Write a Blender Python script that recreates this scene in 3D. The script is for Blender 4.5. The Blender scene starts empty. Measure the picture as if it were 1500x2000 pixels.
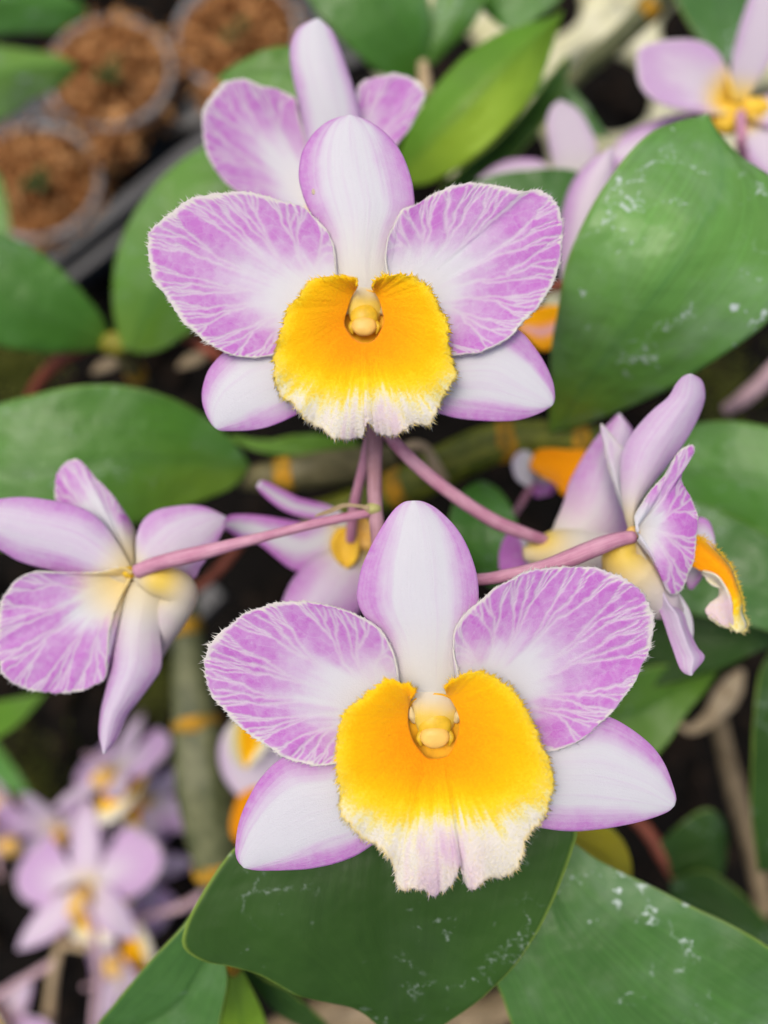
import bpy, math, random
import numpy as np
from mathutils import Matrix, Vector, Euler

random.seed(7)
rng = np.random.default_rng(7)
SC = bpy.context.scene
COL = SC.collection
R_ = math.radians

# ------------------------------------------------------------------ camera, sky, sun, exposure
CAM_TILT = R_(10)
CAM_POS = np.array([0.0, -0.055, 0.33])
cam_d = bpy.data.cameras.new('camera')
cam = bpy.data.objects.new('camera', cam_d)
COL.objects.link(cam)
cam.location = CAM_POS
cam.rotation_euler = (CAM_TILT, 0, 0)
cam_d.sensor_fit = 'AUTO'
cam_d.sensor_width = 36
cam_d.lens = 26
cam_d.clip_start = 0.005
cam_d.clip_end = 50
cam_d.dof.use_dof = True
cam_d.dof.focus_distance = 0.1005
cam_d.dof.aperture_fstop = 6.2
SC.camera = cam

SUN_EL, SUN_AZ = R_(74), R_(-60)       # azimuth from +Y, towards +X
w = bpy.data.worlds.new('World')
SC.world = w
w.use_nodes = True
nt = w.node_tree
bg = nt.nodes['Background']
sky = nt.nodes.new('ShaderNodeTexSky')
sky.sky_type = 'NISHITA'
sky.sun_disc = False
sky.sun_elevation = SUN_EL
sky.sun_rotation = SUN_AZ
sky.air_density = 0.7
sky.dust_density = 6.0
sky.ozone_density = 0.3
nt.links.new(sky.outputs[0], bg.inputs[0])
bg.inputs[1].default_value = 0.15

sl = bpy.data.lights.new('sun', 'SUN')
sl.energy = 0.75
sl.angle = R_(28)
sl.color = (1.0, 0.96, 0.90)
so = bpy.data.objects.new('sun', sl)
COL.objects.link(so)
sd = Vector((math.sin(SUN_AZ) * math.cos(SUN_EL), math.cos(SUN_AZ) * math.cos(SUN_EL), math.sin(SUN_EL)))
so.rotation_euler = sd.to_track_quat('Z', 'Y').to_euler()
so.location = sd * 2

SC.view_settings.view_transform = 'Standard'
SC.view_settings.look = 'None'
SC.view_settings.gamma = 1
SC.view_settings.exposure = 0.33
SC.render.engine = 'CYCLES'
SC.cycles.max_bounces = 8
SC.cycles.transmission_bounces = 6
SC.cycles.use_denoising = True

# ------------------------------------------------------------------ maths helpers
T = 0.75 * 18 / 26
c_, s_ = math.cos(CAM_TILT), math.sin(CAM_TILT)
RC = np.array([[1, 0, 0], [0, c_, -s_], [0, s_, c_]])       # camera frame -> world


def C3(x, y, d):
    return np.array([(x - 750) / 750 * T * d, (1000 - y) / 750 * T * d, -d])


def to_world(P):
    return CAM_POS + (np.asarray(P, float) @ RC.T) * 0.01


def hash2(ix, iy, seed):
    h = np.sin(ix * 127.1 + iy * 311.7 + seed * 74.7) * 43758.5453
    return h - np.floor(h)


def noise2(x, y, seed=0):
    x = np.asarray(x, float); y = np.asarray(y, float)
    ix, iy = np.floor(x), np.floor(y)
    fx, fy = x - ix, y - iy
    fx = fx * fx * (3 - 2 * fx); fy = fy * fy * (3 - 2 * fy)
    a = hash2(ix, iy, seed); b = hash2(ix + 1, iy, seed)
    c = hash2(ix, iy + 1, seed); d = hash2(ix + 1, iy + 1, seed)
    return (a * (1 - fx) + b * fx) * (1 - fy) + (c * (1 - fx) + d * fx) * fy      # 0..1


def fbm(x, y, seed=0, o=3):
    t, a, n = 0, 0.5, 0
    for k in range(o):
        t = t + a * noise2(x * 2 ** k, y * 2 ** k, seed + k * 13); n += a; a *= 0.5
    return t / n


def sstep(a, b, x):
    t = np.clip((x - a) / (b - a), 0, 1)
    return t * t * (3 - 2 * t)


def resample(P, n, closed=False, sub=14):
    """Catmull-Rom through P, then n+1 points evenly by arc length."""
    P = np.asarray(P, float)
    if len(P) < 2:
        return np.repeat(P, n + 1, 0)
    ext = np.vstack([2 * P[0] - P[1], P, 2 * P[-1] - P[-2]])
    out = []
    t = np.linspace(0, 1, sub, endpoint=False)[:, None]
    for i in range(len(P) - 1):
        p0, p1, p2, p3 = ext[i], ext[i + 1], ext[i + 2], ext[i + 3]
        out.append(0.5 * (2 * p1 + (p2 - p0) * t + (2 * p0 - 5 * p1 + 4 * p2 - p3) * t ** 2 + (3 * p1 - p0 - 3 * p2 + p3) * t ** 3))
    out.append(P[-1:])
    Q = np.vstack(out)
    s = np.concatenate([[0], np.cumsum(np.linalg.norm(np.diff(Q, axis=0), axis=1))])
    u = np.linspace(0, s[-1], n + 1)
    return np.stack([np.interp(u, s, Q[:, k]) for k in range(Q.shape[1])], 1)


def px(l, d0, d1=None, d2=None):
    """picture points at their own distances (cm along the view) -> camera frame cm"""
    l = [tuple(p) for p in l]
    if d1 is None: d1 = d0
    if d2 is None: d2 = d1
    a = np.array([p[:2] for p in l], float)
    s = np.concatenate([[0], np.cumsum(np.linalg.norm(np.diff(a, axis=0), axis=1))])
    s = s / max(s[-1], 1e-6)
    out = []
    for p, u in zip(l, s):
        d = d0 * (1 - u) * (1 - 2 * u) + d1 * 4 * u * (1 - u) + d2 * u * (2 * u - 1)
        out.append(C3(p[0], p[1], d + (p[2] if len(p) > 2 else 0)))
    return np.array(out)


# ------------------------------------------------------------------ object helpers
def tag(o, label=None, cat=None, group=None, kind=None):
    if label: o['label'] = label
    if cat: o['category'] = cat
    if group: o['group'] = group
    if kind: o['kind'] = kind
    return o


def thing(name, label, cat, loc, group=None):
    o = bpy.data.objects.new(name, None)
    o.empty_display_size = 0.005
    o.location = tuple(loc)
    COL.objects.link(o)
    return tag(o, label, cat, group)


def mk(name, V, F, mat, parent=None, attrs=None, thick=0.0, smooth=True, frame='cam', kind=None, fmat=None, offset=0.0):
    """V (N,3) cm in camera frame ('cam'), or cm local ('local'), or metres in the world ('world')."""
    V = np.asarray(V, float)
    if frame == 'cam': V = to_world(V)
    elif frame == 'local': V = V * 0.01
    if parent is not None and frame in ('cam', 'world'):
        q = parent
        off = np.array(q.location)
        while q.parent is not None:
            q = q.parent; off = off + np.array(q.location)
        V = V - off
    me = bpy.data.meshes.new(name)
    Fs = [np.asarray(f, int) for f in (F if isinstance(F, list) else [F]) if len(f)]
    me.vertices.add(len(V))
    me.vertices.foreach_set('co', V.astype(np.float32).ravel())
    nl = sum(f.size for f in Fs); npoly = sum(len(f) for f in Fs)
    me.loops.add(nl); me.polygons.add(npoly)
    me.loops.foreach_set('vertex_index', np.concatenate([f.ravel() for f in Fs]).astype(np.int32))
    tot = np.concatenate([np.full(len(f), f.shape[1]) for f in Fs])
    st = np.concatenate([[0], np.cumsum(tot)[:-1]])
    me.polygons.foreach_set('loop_start', st.astype(np.int32))
    me.polygons.foreach_set('use_smooth', np.full(npoly, smooth))
    me.update(calc_edges=True)
    me.validate()
    for k, a in (attrs or {}).items():
        a = np.asarray(a, np.float32)
        if a.ndim == 1:
            at = me.attributes.new(k, 'FLOAT', 'POINT'); at.data.foreach_set('value', a)
        else:
            at = me.attributes.new(k, 'FLOAT_VECTOR', 'POINT'); at.data.foreach_set('vector', a.ravel())
    me.materials.append(mat)
    o = bpy.data.objects.new(name, me)
    COL.objects.link(o)
    if parent is not None: o.parent = parent
    if thick:
        m = o.modifiers.new('thickness', 'SOLIDIFY'); m.thickness = thick * 0.01; m.offset = offset
    if kind: o['kind'] = kind
    return o


def grid_faces(nu, nv, wrap=False):
    i = np.arange(nu)[:, None]; j = np.arange(nv)[None, :]
    if wrap:
        a = i * nv + j; b = i * nv + (j + 1) % nv
        c = (i + 1) * nv + (j + 1) % nv; d = (i + 1) * nv + j
    else:
        n = nv + 1
        a = i * n + j; b = a + 1; c = a + n + 1; d = a + n
    return np.stack([a, b, c, d], -1).reshape(-1, 4)


def blade(L, R, nu=40, nv=16, fold=0, cup=0, bow=0, ripple=0, seed=0, M=None, groove=0):
    """L, R: (k,3) edges from base to tip. Returns V, F, u, v"""
    Lr, Rr = resample(L, nu), resample(R, nu)
    Mr = (Lr + Rr) / 2 if M is None else resample(M, nu)
    v = np.linspace(-1, 1, nv + 1)
    u = np.linspace(0, 1, nu + 1)
    U, Vv = np.meshgrid(u, v, indexing='ij')
    E = np.where((Vv < 0)[..., None], Lr[:, None], Rr[:, None])
    P = Mr[:, None] + (E - Mr[:, None]) * np.abs(Vv)[..., None]
    env = np.sin(np.pi * np.clip(U, 0, 1)) ** 0.5
    z = fold * np.abs(Vv) * env + cup * Vv ** 2 * env + bow * 4 * U * (1 - U)
    z = z - groove * np.exp(-(Vv / 0.06) ** 2) * (1 - U)
    if ripple:
        z = z + ripple * (fbm(U * 5 + seed, Vv * 0.8 + (Vv > 0) * 7, seed) - 0.5) * 2 * Vv ** 2 * env
        z = z + ripple * 0.7 * (fbm(U * 3 + seed * 3, Vv * 1.5 + 3, seed + 5) - 0.5) * env
    P = P.copy(); P[..., 2] += z
    return P.reshape(-1, 3), grid_faces(nu, nv), U.ravel(), Vv.ravel()


def fan(O, base, nr=40, nphi=100, bulge=0, ripple=0, seed=0, jag=0, r0=0.02, pw=1.0):
    Or = resample(O, nphi)
    base = np.asarray(base, float)
    rho = r0 + (1 - r0) * np.linspace(0, 1, nr + 1) ** pw
    phi = np.linspace(-1, 1, nphi + 1)
    Rr, Ph = np.meshgrid(rho, phi, indexing='ij')
    D = Or - base
    if jag:
        j = 1 + jag * (noise2(phi * nphi * 0.33, phi * 0, seed) - 0.5) * 2
        D = base * 0 + D
        k = np.where(Rr > 0.97, j[None, :], 1)[..., None]
    else:
        k = 1
    P = base + D[None] * Rr[..., None] * k
    z = bulge * np.sin(np.pi * Rr ** 0.9)
    if ripple:
        z = z + ripple * (fbm(Ph * 4 + seed, Rr * 0.8, seed) - 0.5) * 2 * Rr ** 2.5
        z = z + 0.35 * ripple * (fbm(Ph * 10 + seed, Rr * 2, seed + 9) - 0.5) * 2 * Rr ** 3
    P[..., 2] += z
    return P, grid_faces(nr, nphi), Rr, Ph


def cones(P, D, L, wd, col=None):
    """thin three-sided spikes"""
    n = len(P)
    D = D / np.linalg.norm(D, axis=1, keepdims=True)
    up = np.where(np.abs(D[:, 2:3]) > 0.8, np.array([[1.0, 0, 0]]), np.array([[0, 0, 1.0]]))
    A = np.cross(D, up); A /= np.linalg.norm(A, axis=1, keepdims=True)
    B = np.cross(D, A)
    V = np.empty((n, 4, 3))
    for k in range(3):
        a = 2 * math.pi * k / 3
        V[:, k] = P + (A * math.cos(a) + B * math.sin(a)) * np.asarray(wd).reshape(-1, 1)
    V[:, 3] = P + D * np.asarray(L).reshape(-1, 1)
    b = np.arange(n)[:, None, None] * 4
    F = (np.array([[0, 1, 3], [1, 2, 3], [2, 0, 3]])[None] + b).reshape(-1, 3)
    return V.reshape(-1, 3), F


def tube(path, rad, n=60, sides=12, squash=1.0):
    path = resample(path, n)
    rad = np.interp(np.linspace(0, 1, n + 1), np.linspace(0, 1, len(rad)), rad)
    tg = np.gradient(path, axis=0); tg /= np.linalg.norm(tg, axis=1, keepdims=True)
    ref = np.array([0.13, 0.21, 0.97])
    A = np.cross(tg, ref); A /= np.linalg.norm(A, axis=1, keepdims=True)
    B = np.cross(tg, A)
    a = np.linspace(0, 2 * np.pi, sides, endpoint=False)
    V = path[:, None] + (A[:, None] * np.cos(a)[None, :, None] + B[:, None] * np.sin(a)[None, :, None] * squash) * rad[:, None, None]
    V = V.reshape(-1, 3)
    F = grid_faces(n, sides, wrap=True)
    V = np.vstack([V, path[:1], path[-1:]])
    i0, i1 = len(V) - 2, len(V) - 1
    j = np.arange(sides); j2 = (j + 1) % sides
    c0 = np.stack([np.full(sides, i0), j2, j], 1)
    c1 = np.stack([np.full(sides, i1), n * sides + j, n * sides + j2], 1)
    u = np.concatenate([np.repeat(np.linspace(0, 1, n + 1), sides), [0, 1]])
    th = np.concatenate([np.tile(a / (2 * np.pi), n + 1), [0, 0]])
    return V, [F, np.vstack([c0, c1])], u, th


def ellipsoid(c, r, nu=20, nv=14, power=1.0, rot=None):
    th = np.linspace(0, 2 * np.pi, nu, endpoint=False)
    ph = np.linspace(0.0008, np.pi - 0.0008, nv + 1)
    P_, T_ = np.meshgrid(ph, th, indexing='ij')
    sg = lambda x: np.sign(x) * np.abs(x) ** power
    V = np.stack([r[0] * sg(np.sin(P_)) * sg(np.cos(T_)), r[1] * sg(np.sin(P_)) * sg(np.sin(T_)), r[2] * sg(np.cos(P_))], -1).reshape(-1, 3)
    if rot is not None: V = V @ np.array(rot).T
    return V + np.asarray(c), grid_faces(nv, nu, wrap=True)


# ------------------------------------------------------------------ materials
class NB:
    def __init__(s, name):
        s.m = bpy.data.materials.new(name); s.m.use_nodes = True
        s.t = s.m.node_tree; s.t.nodes.clear()
        s.out = s.t.nodes.new('ShaderNodeOutputMaterial')

    def n(s, ty, **kw):
        nd = s.t.nodes.new(ty)
        for k, v in kw.items(): setattr(nd, k, v)
        return nd

    def set(s, sock, v):
        if isinstance(v, bpy.types.NodeSocket): s.t.links.new(v, sock)
        elif isinstance(v, (tuple, list)) and len(v) == 3 and sock.type == 'RGBA': sock.default_value = (*v, 1)
        else: sock.default_value = v

    def attr(s, name):
        nd = s.n('ShaderNodeAttribute', attribute_name=name)
        return nd

    def sep(s, v):
        nd = s.n('ShaderNodeSeparateXYZ'); s.set(nd.inputs[0], v); return nd.outputs

    def math(s, op, a, b=0.0, c=None, clamp=False):
        nd = s.n('ShaderNodeMath', operation=op, use_clamp=clamp)
        s.set(nd.inputs[0], a); s.set(nd.inputs[1], b)
        if c is not None: s.set(nd.inputs[2], c)
        return nd.outputs[0]

    def mix(s, f, a, b, blend='MIX'):
        nd = s.n('ShaderNodeMix', data_type='RGBA', blend_type=blend)
        s.set(nd.inputs[0], f); s.set(nd.inputs[6], a); s.set(nd.inputs[7], b)
        return nd.outputs[2]

    def noise(s, scale, vec=None, detail=3, rough=0.55, dist=0.0):
        nd = s.n('ShaderNodeTexNoise')
        nd.inputs['Scale'].default_value = scale; nd.inputs['Detail'].default_value = detail
        nd.inputs['Roughness'].default_value = rough; nd.inputs['Distortion'].default_value = dist
        if vec is not None: s.set(nd.inputs['Vector'], vec)
        return nd.outputs['Fac']

    def ramp(s, f, stops, interp='LINEAR'):
        nd = s.n('ShaderNodeValToRGB'); cr = nd.color_ramp; cr.interpolation = interp
        while len(cr.elements) < len(stops): cr.elements.new(0.5)
        for e, (p, c) in zip(cr.elements, stops):
            e.position = p; e.color = (*c, 1) if len(c) == 3 else c
        s.set(nd.inputs[0], f); return nd.outputs[0]

    def smooth(s, f, a, b):
        nd = s.n('ShaderNodeMapRange', interpolation_type='SMOOTHSTEP')
        s.set(nd.inputs[0], f); nd.inputs[1].default_value = a; nd.inputs[2].default_value = b
        return nd.outputs[0]

    def obj(s):
        return s.n('ShaderNodeTexCoord').outputs['Object']

    def bump(s, h, strength=0.3, dist=0.001, normal=None):
        nd = s.n('ShaderNodeBump'); nd.inputs['Strength'].default_value = strength; nd.inputs['Distance'].default_value = dist
        s.set(nd.inputs['Height'], h)
        if normal is not None: s.set(nd.inputs['Normal'], normal)
        return nd.outputs[0]

    def surface(s, color, rough=0.5, spec=0.3, normal=None, trans=0.0, tcol=None, sheen=0.0, coat=0.0):
        p = s.n('ShaderNodeBsdfPrincipled')
        s.set(p.inputs['Base Color'], color); s.set(p.inputs['Roughness'], rough)
        s.set(p.inputs['Specular IOR Level'], spec)
        if sheen: p.inputs['Sheen Weight'].default_value = sheen; p.inputs['Sheen Roughness'].default_value = 0.5
        if normal is not None: s.set(p.inputs['Normal'], normal)
        sh = p.outputs[0]
        if trans:
            t = s.n('ShaderNodeBsdfTranslucent'); s.set(t.inputs[0], color if tcol is None else tcol)
            if normal is not None: s.set(t.inputs['Normal'], normal)
            mx = s.n('ShaderNodeMixShader'); s.set(mx.inputs[0], trans)
            s.t.links.new(sh, mx.inputs[1]); s.t.links.new(t.outputs[0], mx.inputs[2]); sh = mx.outputs[0]
        s.t.links.new(sh, s.out.inputs[0])
        return s.m


WHITE = (0.755, 0.765, 0.80)
CREAM = (0.80, 0.79, 0.70)
PURPLE = (0.595, 0.19, 0.635)
LILAC = (0.66, 0.42, 0.74)


def tepal_material(name, white=WHITE, purple=PURPLE, fine=1.0, cellular=False, tr=0.40):
    b = NB(name)
    x, y, z = b.sep(b.attr('pig').outputs['Vector'])
    oc = b.obj()
    m1 = b.noise(900, oc, 3, 0.6)
    m2 = b.noise(3200, oc, 2, 0.6)
    mott = b.math('MULTIPLY_ADD', m1, 0.9, b.math('MULTIPLY', m2, 0.35))
    mott = b.math('SUBTRACT', mott, 0.62)
    pur = b.math('ADD', x, b.math('MULTIPLY', mott, b.math('MULTIPLY', x, 0.9)), clamp=True)
    lx, ly, lz = b.sep(b.attr('lm').outputs['Vector'])
    cx = b.n('ShaderNodeCombineXYZ')
    if cellular:                        # fine pale network between the main veins
        wob = b.math('MULTIPLY', b.math('SUBTRACT', m1, 0.5), 0.9)
        b.set(cx.inputs[0], b.math('ADD', b.math('MULTIPLY', ly, 15.0), wob)); b.set(cx.inputs[1], b.math('ADD', b.math('MULTIPLY', lx, 9.0), wob))
        vo = b.n('ShaderNodeTexVoronoi', feature='DISTANCE_TO_EDGE', voronoi_dimensions='2D'); vo.inputs['Scale'].default_value = 1.0
        b.set(vo.inputs['Vector'], cx.outputs[0])
        net = b.smooth(vo.outputs['Distance'], 0.10, 0.0)
        pur = b.math('MULTIPLY', pur, b.math('SUBTRACT', 1.0, b.math('MULTIPLY', net, 0.15)))
        lines = net
    else:                               # fine parallel veins
        b.set(cx.inputs[0], b.math('MULTIPLY', lx, 1.6)); b.set(cx.inputs[1], b.math('MULTIPLY', ly, 17.0))
        lines = b.noise(1.0, cx.outputs[0], 4, 0.65)
        pur = b.math('ADD', pur, b.math('MULTIPLY', b.math('SUBTRACT', lines, 0.5), b.math('MULTIPLY_ADD', pur, 0.5, 0.22)), clamp=True)
    col = b.mix(pur, white, purple)
    col = b.mix(y, col, CREAM)
    col = b.mix(z, col, (0.93, 0.70, 0.10))
    cells = b.n('ShaderNodeTexVoronoi'); cells.inputs['Scale'].default_value = 5200; b.set(cells.inputs['Vector'], oc)
    h = b.math('MULTIPLY_ADD', cells.outputs['Distance'], -0.5, b.math('MULTIPLY', m1, 0.6))
    nrm = b.bump(h, 0.55 * fine, 0.0001)
    if not cellular: nrm = b.bump(lines, 0.22, 0.0003, nrm)
    nrm = b.bump(x, 0.3, 0.0004, nrm)
    return b.surface(col, 0.45, 0.38, nrm, trans=tr, sheen=0.1)


M_TEPAL = tepal_material('tepal')
M_PETAL = tepal_material('petal', cellular=True)
M_TEPAL_PALE = tepal_material('tepal_pale', (0.77, 0.70, 0.78), (0.62, 0.37, 0.67), 0.3)



def lip_material(name='lip_velvet', tr=0.22):
    b = NB(name)
    x, y, z = b.sep(b.attr('lipc').outputs['Vector'])
    oc = b.obj()
    n1 = b.noise(2600, oc, 3, 0.65)
    f = b.math('ADD', x, b.math('MULTIPLY', b.math('SUBTRACT', n1, 0.5), 0.34), clamp=True)
    col = b.ramp(f, [(0.0, (0.93, 0.32, 0.0)), (0.22, (0.95, 0.43, 0.0)), (0.45, (0.95, 0.54, 0.0)), (0.62, (0.95, 0.66, 0.012)),
                     (0.74, (0.88, 0.68, 0.07)), (0.86, (0.84, 0.77, 0.34)), (1.0, (0.82, 0.79, 0.68))])
    col = b.mix(y, col, (0.66, 0.40, 0.62))
    col = b.mix(z, col, (0.90, 0.66, 0.06))
    nrm = b.bump(n1, 0.6, 0.0003) if tr > 0.1 else None
    return b.surface(col, 0.75, 0.12, nrm, trans=tr, sheen=0.15)


M_LIP = lip_material()
M_FUZZ = lip_material('lip_papillae', 0.08)


def plain(name, color, rough=0.5, spec=0.3, var=0.2, scale=300, trans=0, bump=0.2, color2=None):
    b = NB(name)
    oc = b.obj()
    n = b.noise(scale, oc, 4, 0.6)
    c2 = color2 if color2 else tuple(min(1, c * (1 - var)) for c in color)
    c1 = color if color2 else tuple(min(1, c * (1 + var)) for c in color)
    col = b.mix(b.smooth(n, 0.3, 0.7), c2, c1)
    nrm = b.bump(n, bump, 0.0005)
    return b.surface(col, rough, spec, nrm, trans=trans)


M_COLUMN = plain('column_yellow', (0.86, 0.58, 0.03), 0.35, 0.4, 0.1, 700, 0.35, 0.1)
M_CAP = plain('anther_cap', (0.90, 0.58, 0.13), 0.42, 0.4, 0.06, 500, 0.2, 0.1)
M_THROAT = plain('throat', (0.90, 0.46, 0.015), 0.6, 0.2, 0.2, 300, 0.2, 0.2)
M_TOOTH = plain('column_tooth', (0.84, 0.68, 0.32), 0.45, 0.3, 0.06, 500, 0.3, 0.1)
M_BACK = plain('column_back', (0.74, 0.62, 0.36), 0.5, 0.3, 0.08, 300, 0.3, 0.1)
M_FRINGE = plain('fringe_cream', (0.80, 0.79, 0.72), 0.6, 0.2, 0.06, 400, 0.3, 0.0)
M_GOLD = plain('golden_base', (0.95, 0.60, 0.05), 0.5, 0.3, 0.12, 200, 0.2, 0.1)
M_MENTUM = plain('mentum', (0.84, 0.62, 0.30), 0.5, 0.3, 0.1, 200, 0.2, 0.1, color2=(0.82, 0.70, 0.52))
M_MENTUM_ORANGE = plain('mentum_orange', (0.86, 0.50, 0.06), 0.5, 0.3, 0.1, 200, 0.2, 0.1, color2=(0.84, 0.60, 0.25))


def stalk_material(name, c1, c2, along=40.0):
    b = NB(name)
    x, y, z = b.sep(b.attr('lm').outputs['Vector'])
    cx = b.n('ShaderNodeCombineXYZ'); b.set(cx.inputs[0], b.math('MULTIPLY', x, 6.0)); b.set(cx.inputs[1], b.math('MULTIPLY', y, along))
    n = b.noise(1.0, cx.outputs[0], 4, 0.6)
    n2 = b.noise(260, b.obj(), 3)
    f = b.math('MULTIPLY_ADD', n2, 0.5, b.math('MULTIPLY', n, 0.6))
    col = b.mix(b.smooth(f, 0.38, 0.72), c1, c2)
    nrm = b.bump(n, 0.5, 0.0003)
    return b.surface(col, 0.5, 0.35, nrm, trans=0.08)


M_PINK = stalk_material('pink_pedicel', (0.44, 0.17, 0.27), (0.62, 0.35, 0.44))
M_PALEPINK = stalk_material('pale_pink_stalk', (0.46, 0.30, 0.33), (0.60, 0.43, 0.47))
M_PEDUNCLE = stalk_material('brown_pink_stalk', (0.30, 0.15, 0.17), (0.46, 0.27, 0.32))
M_TAN = stalk_material('dry_tan', (0.34, 0.25, 0.13), (0.55, 0.44, 0.27))
M_CANE_GREEN = stalk_material('green_cane', (0.055, 0.08, 0.005), (0.17, 0.19, 0.014), 16)
M_CANE_BROWN = stalk_material('brown_cane', (0.06, 0.058, 0.018), (0.17, 0.15, 0.065), 12)
M_CANE_GREY = stalk_material('grey_green_cane', (0.045, 0.060, 0.018), (0.155, 0.165, 0.075), 7)
M_CANE_TWIG = stalk_material('brown_twig', (0.15, 0.11, 0.055), (0.30, 0.23, 0.13), 20)
M_NODE = plain('orange_node', (0.56, 0.28, 0.015), 0.6, 0.15, 0.3, 260, 0, 0.3, color2=(0.17, 0.12, 0.018))
M_ROOT = plain('red_brown_root', (0.20, 0.055, 0.03), 0.55, 0.3, 0.3, 300, 0, 0.3)


def leaf_material(name, base, yellow_and_glow, deposits=0.5, rough=0.33, trans=0.22, rimcol=(0.24, 0.36, 0.06), yf=0.55, spec=0.33, vs=0.35, fs=1.0):
    b = NB(name)
    x, y, z = b.sep(b.attr('lm').outputs['Vector'])          # u, v, yellow tint with painted backlit glow
    oc = b.obj()
    big = b.noise(45, oc, 3, 0.55)
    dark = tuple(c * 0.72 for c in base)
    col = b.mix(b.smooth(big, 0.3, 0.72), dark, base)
    cx = b.n('ShaderNodeCombineXYZ'); b.set(cx.inputs[0], b.math('MULTIPLY', x, 2.2)); b.set(cx.inputs[1], b.math('MULTIPLY', y, 26.0))
    vein = b.noise(1.0, cx.outputs[0], 3, 0.6)
    col = b.mix(b.math('MULTIPLY', b.smooth(vein, 0.35, 0.75), vs), col, tuple(min(1, c * 1.45) for c in base))
    col = b.mix(b.math('MULTIPLY', z, yf), col, yellow_and_glow)  # yellow-green mix: leaf tone plus painted glow of light through the blade
    av = b.math('ABSOLUTE', y)
    mid = b.math('ADD', b.math('MULTIPLY', b.smooth(av, 0.03, 0.0), 0.5), b.math('MULTIPLY', b.smooth(av, 0.22, 0.0), 0.35))
    col = b.mix(mid, col, dark)
    rim = b.smooth(av, 0.972, 1.0)
    col = b.mix(b.math('MULTIPLY', rim, 0.75), col, rimcol)
    fine = b.noise(1300, oc, 3, 0.7)
    dr = None
    if deposits:
        warp = b.noise(120, oc, 2, 0.5, 1.0)
        vo = b.n('ShaderNodeTexVoronoi', feature='DISTANCE_TO_EDGE'); vo.inputs['Scale'].default_value = 95
        vadd = b.n('ShaderNodeVectorMath', operation='ADD'); b.set(vadd.inputs[0], oc)
        vs = b.n('ShaderNodeVectorMath', operation='SCALE')
        nz = b.n('ShaderNodeTexNoise'); nz.inputs['Scale'].default_value = 160; nz.inputs['Detail'].default_value = 3
        b.set(nz.inputs['Vector'], oc); b.set(vs.inputs[0], nz.outputs['Color']); vs.inputs['Scale'].default_value = 0.012
        b.set(vadd.inputs[1], vs.outputs[0]); b.set(vo.inputs['Vector'], vadd.outputs[0])
        ring = b.smooth(vo.outputs['Distance'], 0.075, 0.0)
        keep = b.smooth(b.noise(75, oc, 3, 0.6), 0.50, 0.62)
        crumb = b.smooth(fine, 0.46, 0.62)
        spots = b.smooth(b.noise(430, oc, 3, 0.62), 0.625, 0.69)
        clus = b.smooth(b.noise(55, b.math('ADD', 0, 0) if False else oc, 2, 0.5, 0.6), 0.48, 0.62)
        d1 = b.math('MULTIPLY', ring, b.math('MULTIPLY', keep, crumb))
        d2 = b.math('MULTIPLY', spots, clus)
        d = b.math('MULTIPLY', b.math('MAXIMUM', d1, d2), deposits, clamp=True)
        film = b.math('MULTIPLY', fs, b.math('MULTIPLY', b.smooth(b.noise(60, oc, 4, 0.6, 0.5), 0.42, 0.72), 0.34 * deposits))
        col = b.mix(film, col, (0.30, 0.40, 0.30))
        col = b.mix(d, col, (0.52, 0.62, 0.58))
        dr = d
    h = b.math('MULTIPLY_ADD', vein, 0.5, b.math('MULTIPLY', fine, 0.10))
    nrm = b.bump(h, 0.25, 0.0006)
    nrm = b.bump(b.noise(150, oc, 2, 0.5), 0.25, 0.003, nrm)
    rg = rough if dr is None else b.math('MULTIPLY_ADD', dr, 0.35, rough)
    tcol = b.mix(0.5, col, tuple(min(1, c * 2.2) for c in yellow_and_glow))
    return b.surface(col, rg, spec, nrm, trans=trans, tcol=tcol)


YELLOW_AND_GLOW = (0.20, 0.32, 0.025)
M_LEAF = leaf_material('leaf_green', (0.074, 0.228, 0.028), YELLOW_AND_GLOW, 0.35)
M_LEAF_SPOT = leaf_material('leaf_spotted', (0.122, 0.335, 0.072), YELLOW_AND_GLOW, 1.0)
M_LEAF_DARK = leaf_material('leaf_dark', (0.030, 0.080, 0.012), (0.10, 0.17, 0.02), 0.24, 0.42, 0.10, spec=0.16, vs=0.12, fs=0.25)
M_LEAF_DEEP = leaf_material('leaf_deep', (0.058, 0.165, 0.030), YELLOW_AND_GLOW, 1.0, 0.33, 0.15, fs=0.6)
M_LEAF_BRIGHT = leaf_material('leaf_bright', (0.125, 0.30, 0.022), (0.40, 0.60, 0.05), 0.0, 0.42, 0.35, yf=0.85)  # backlit yellow-green put into the leaf colour
M_LEAF_YELLOW = leaf_material('leaf_yellow', (0.40, 0.36, 0.02), (0.5, 0.42, 0.02), 0.0, 0.5, 0.2)


def leaf(L, R, d, mat, parent, fold=0.0, cup=0.0, ripple=0.08, seed=0, yellow_and_glow=0, thick=0.07, M=None, name='leaf', nu=56, nv=28, groove=0.05, label=None):
    L3, R3 = px(L, *d), px(R, *d)
    M3 = None if M is None else px(M, *d)
    V, F, u, v = blade(L3, R3, nu, nv, fold, cup, 0, ripple, seed, M3, groove)
    y = yellow_and_glow(u, v) if callable(yellow_and_glow) else np.full_like(u, yellow_and_glow)
    o = mk(name, V, F, mat, parent, {'lm': np.stack([u, v, y], 1)}, thick)
    if label: o['label'] = label
    return o


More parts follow.
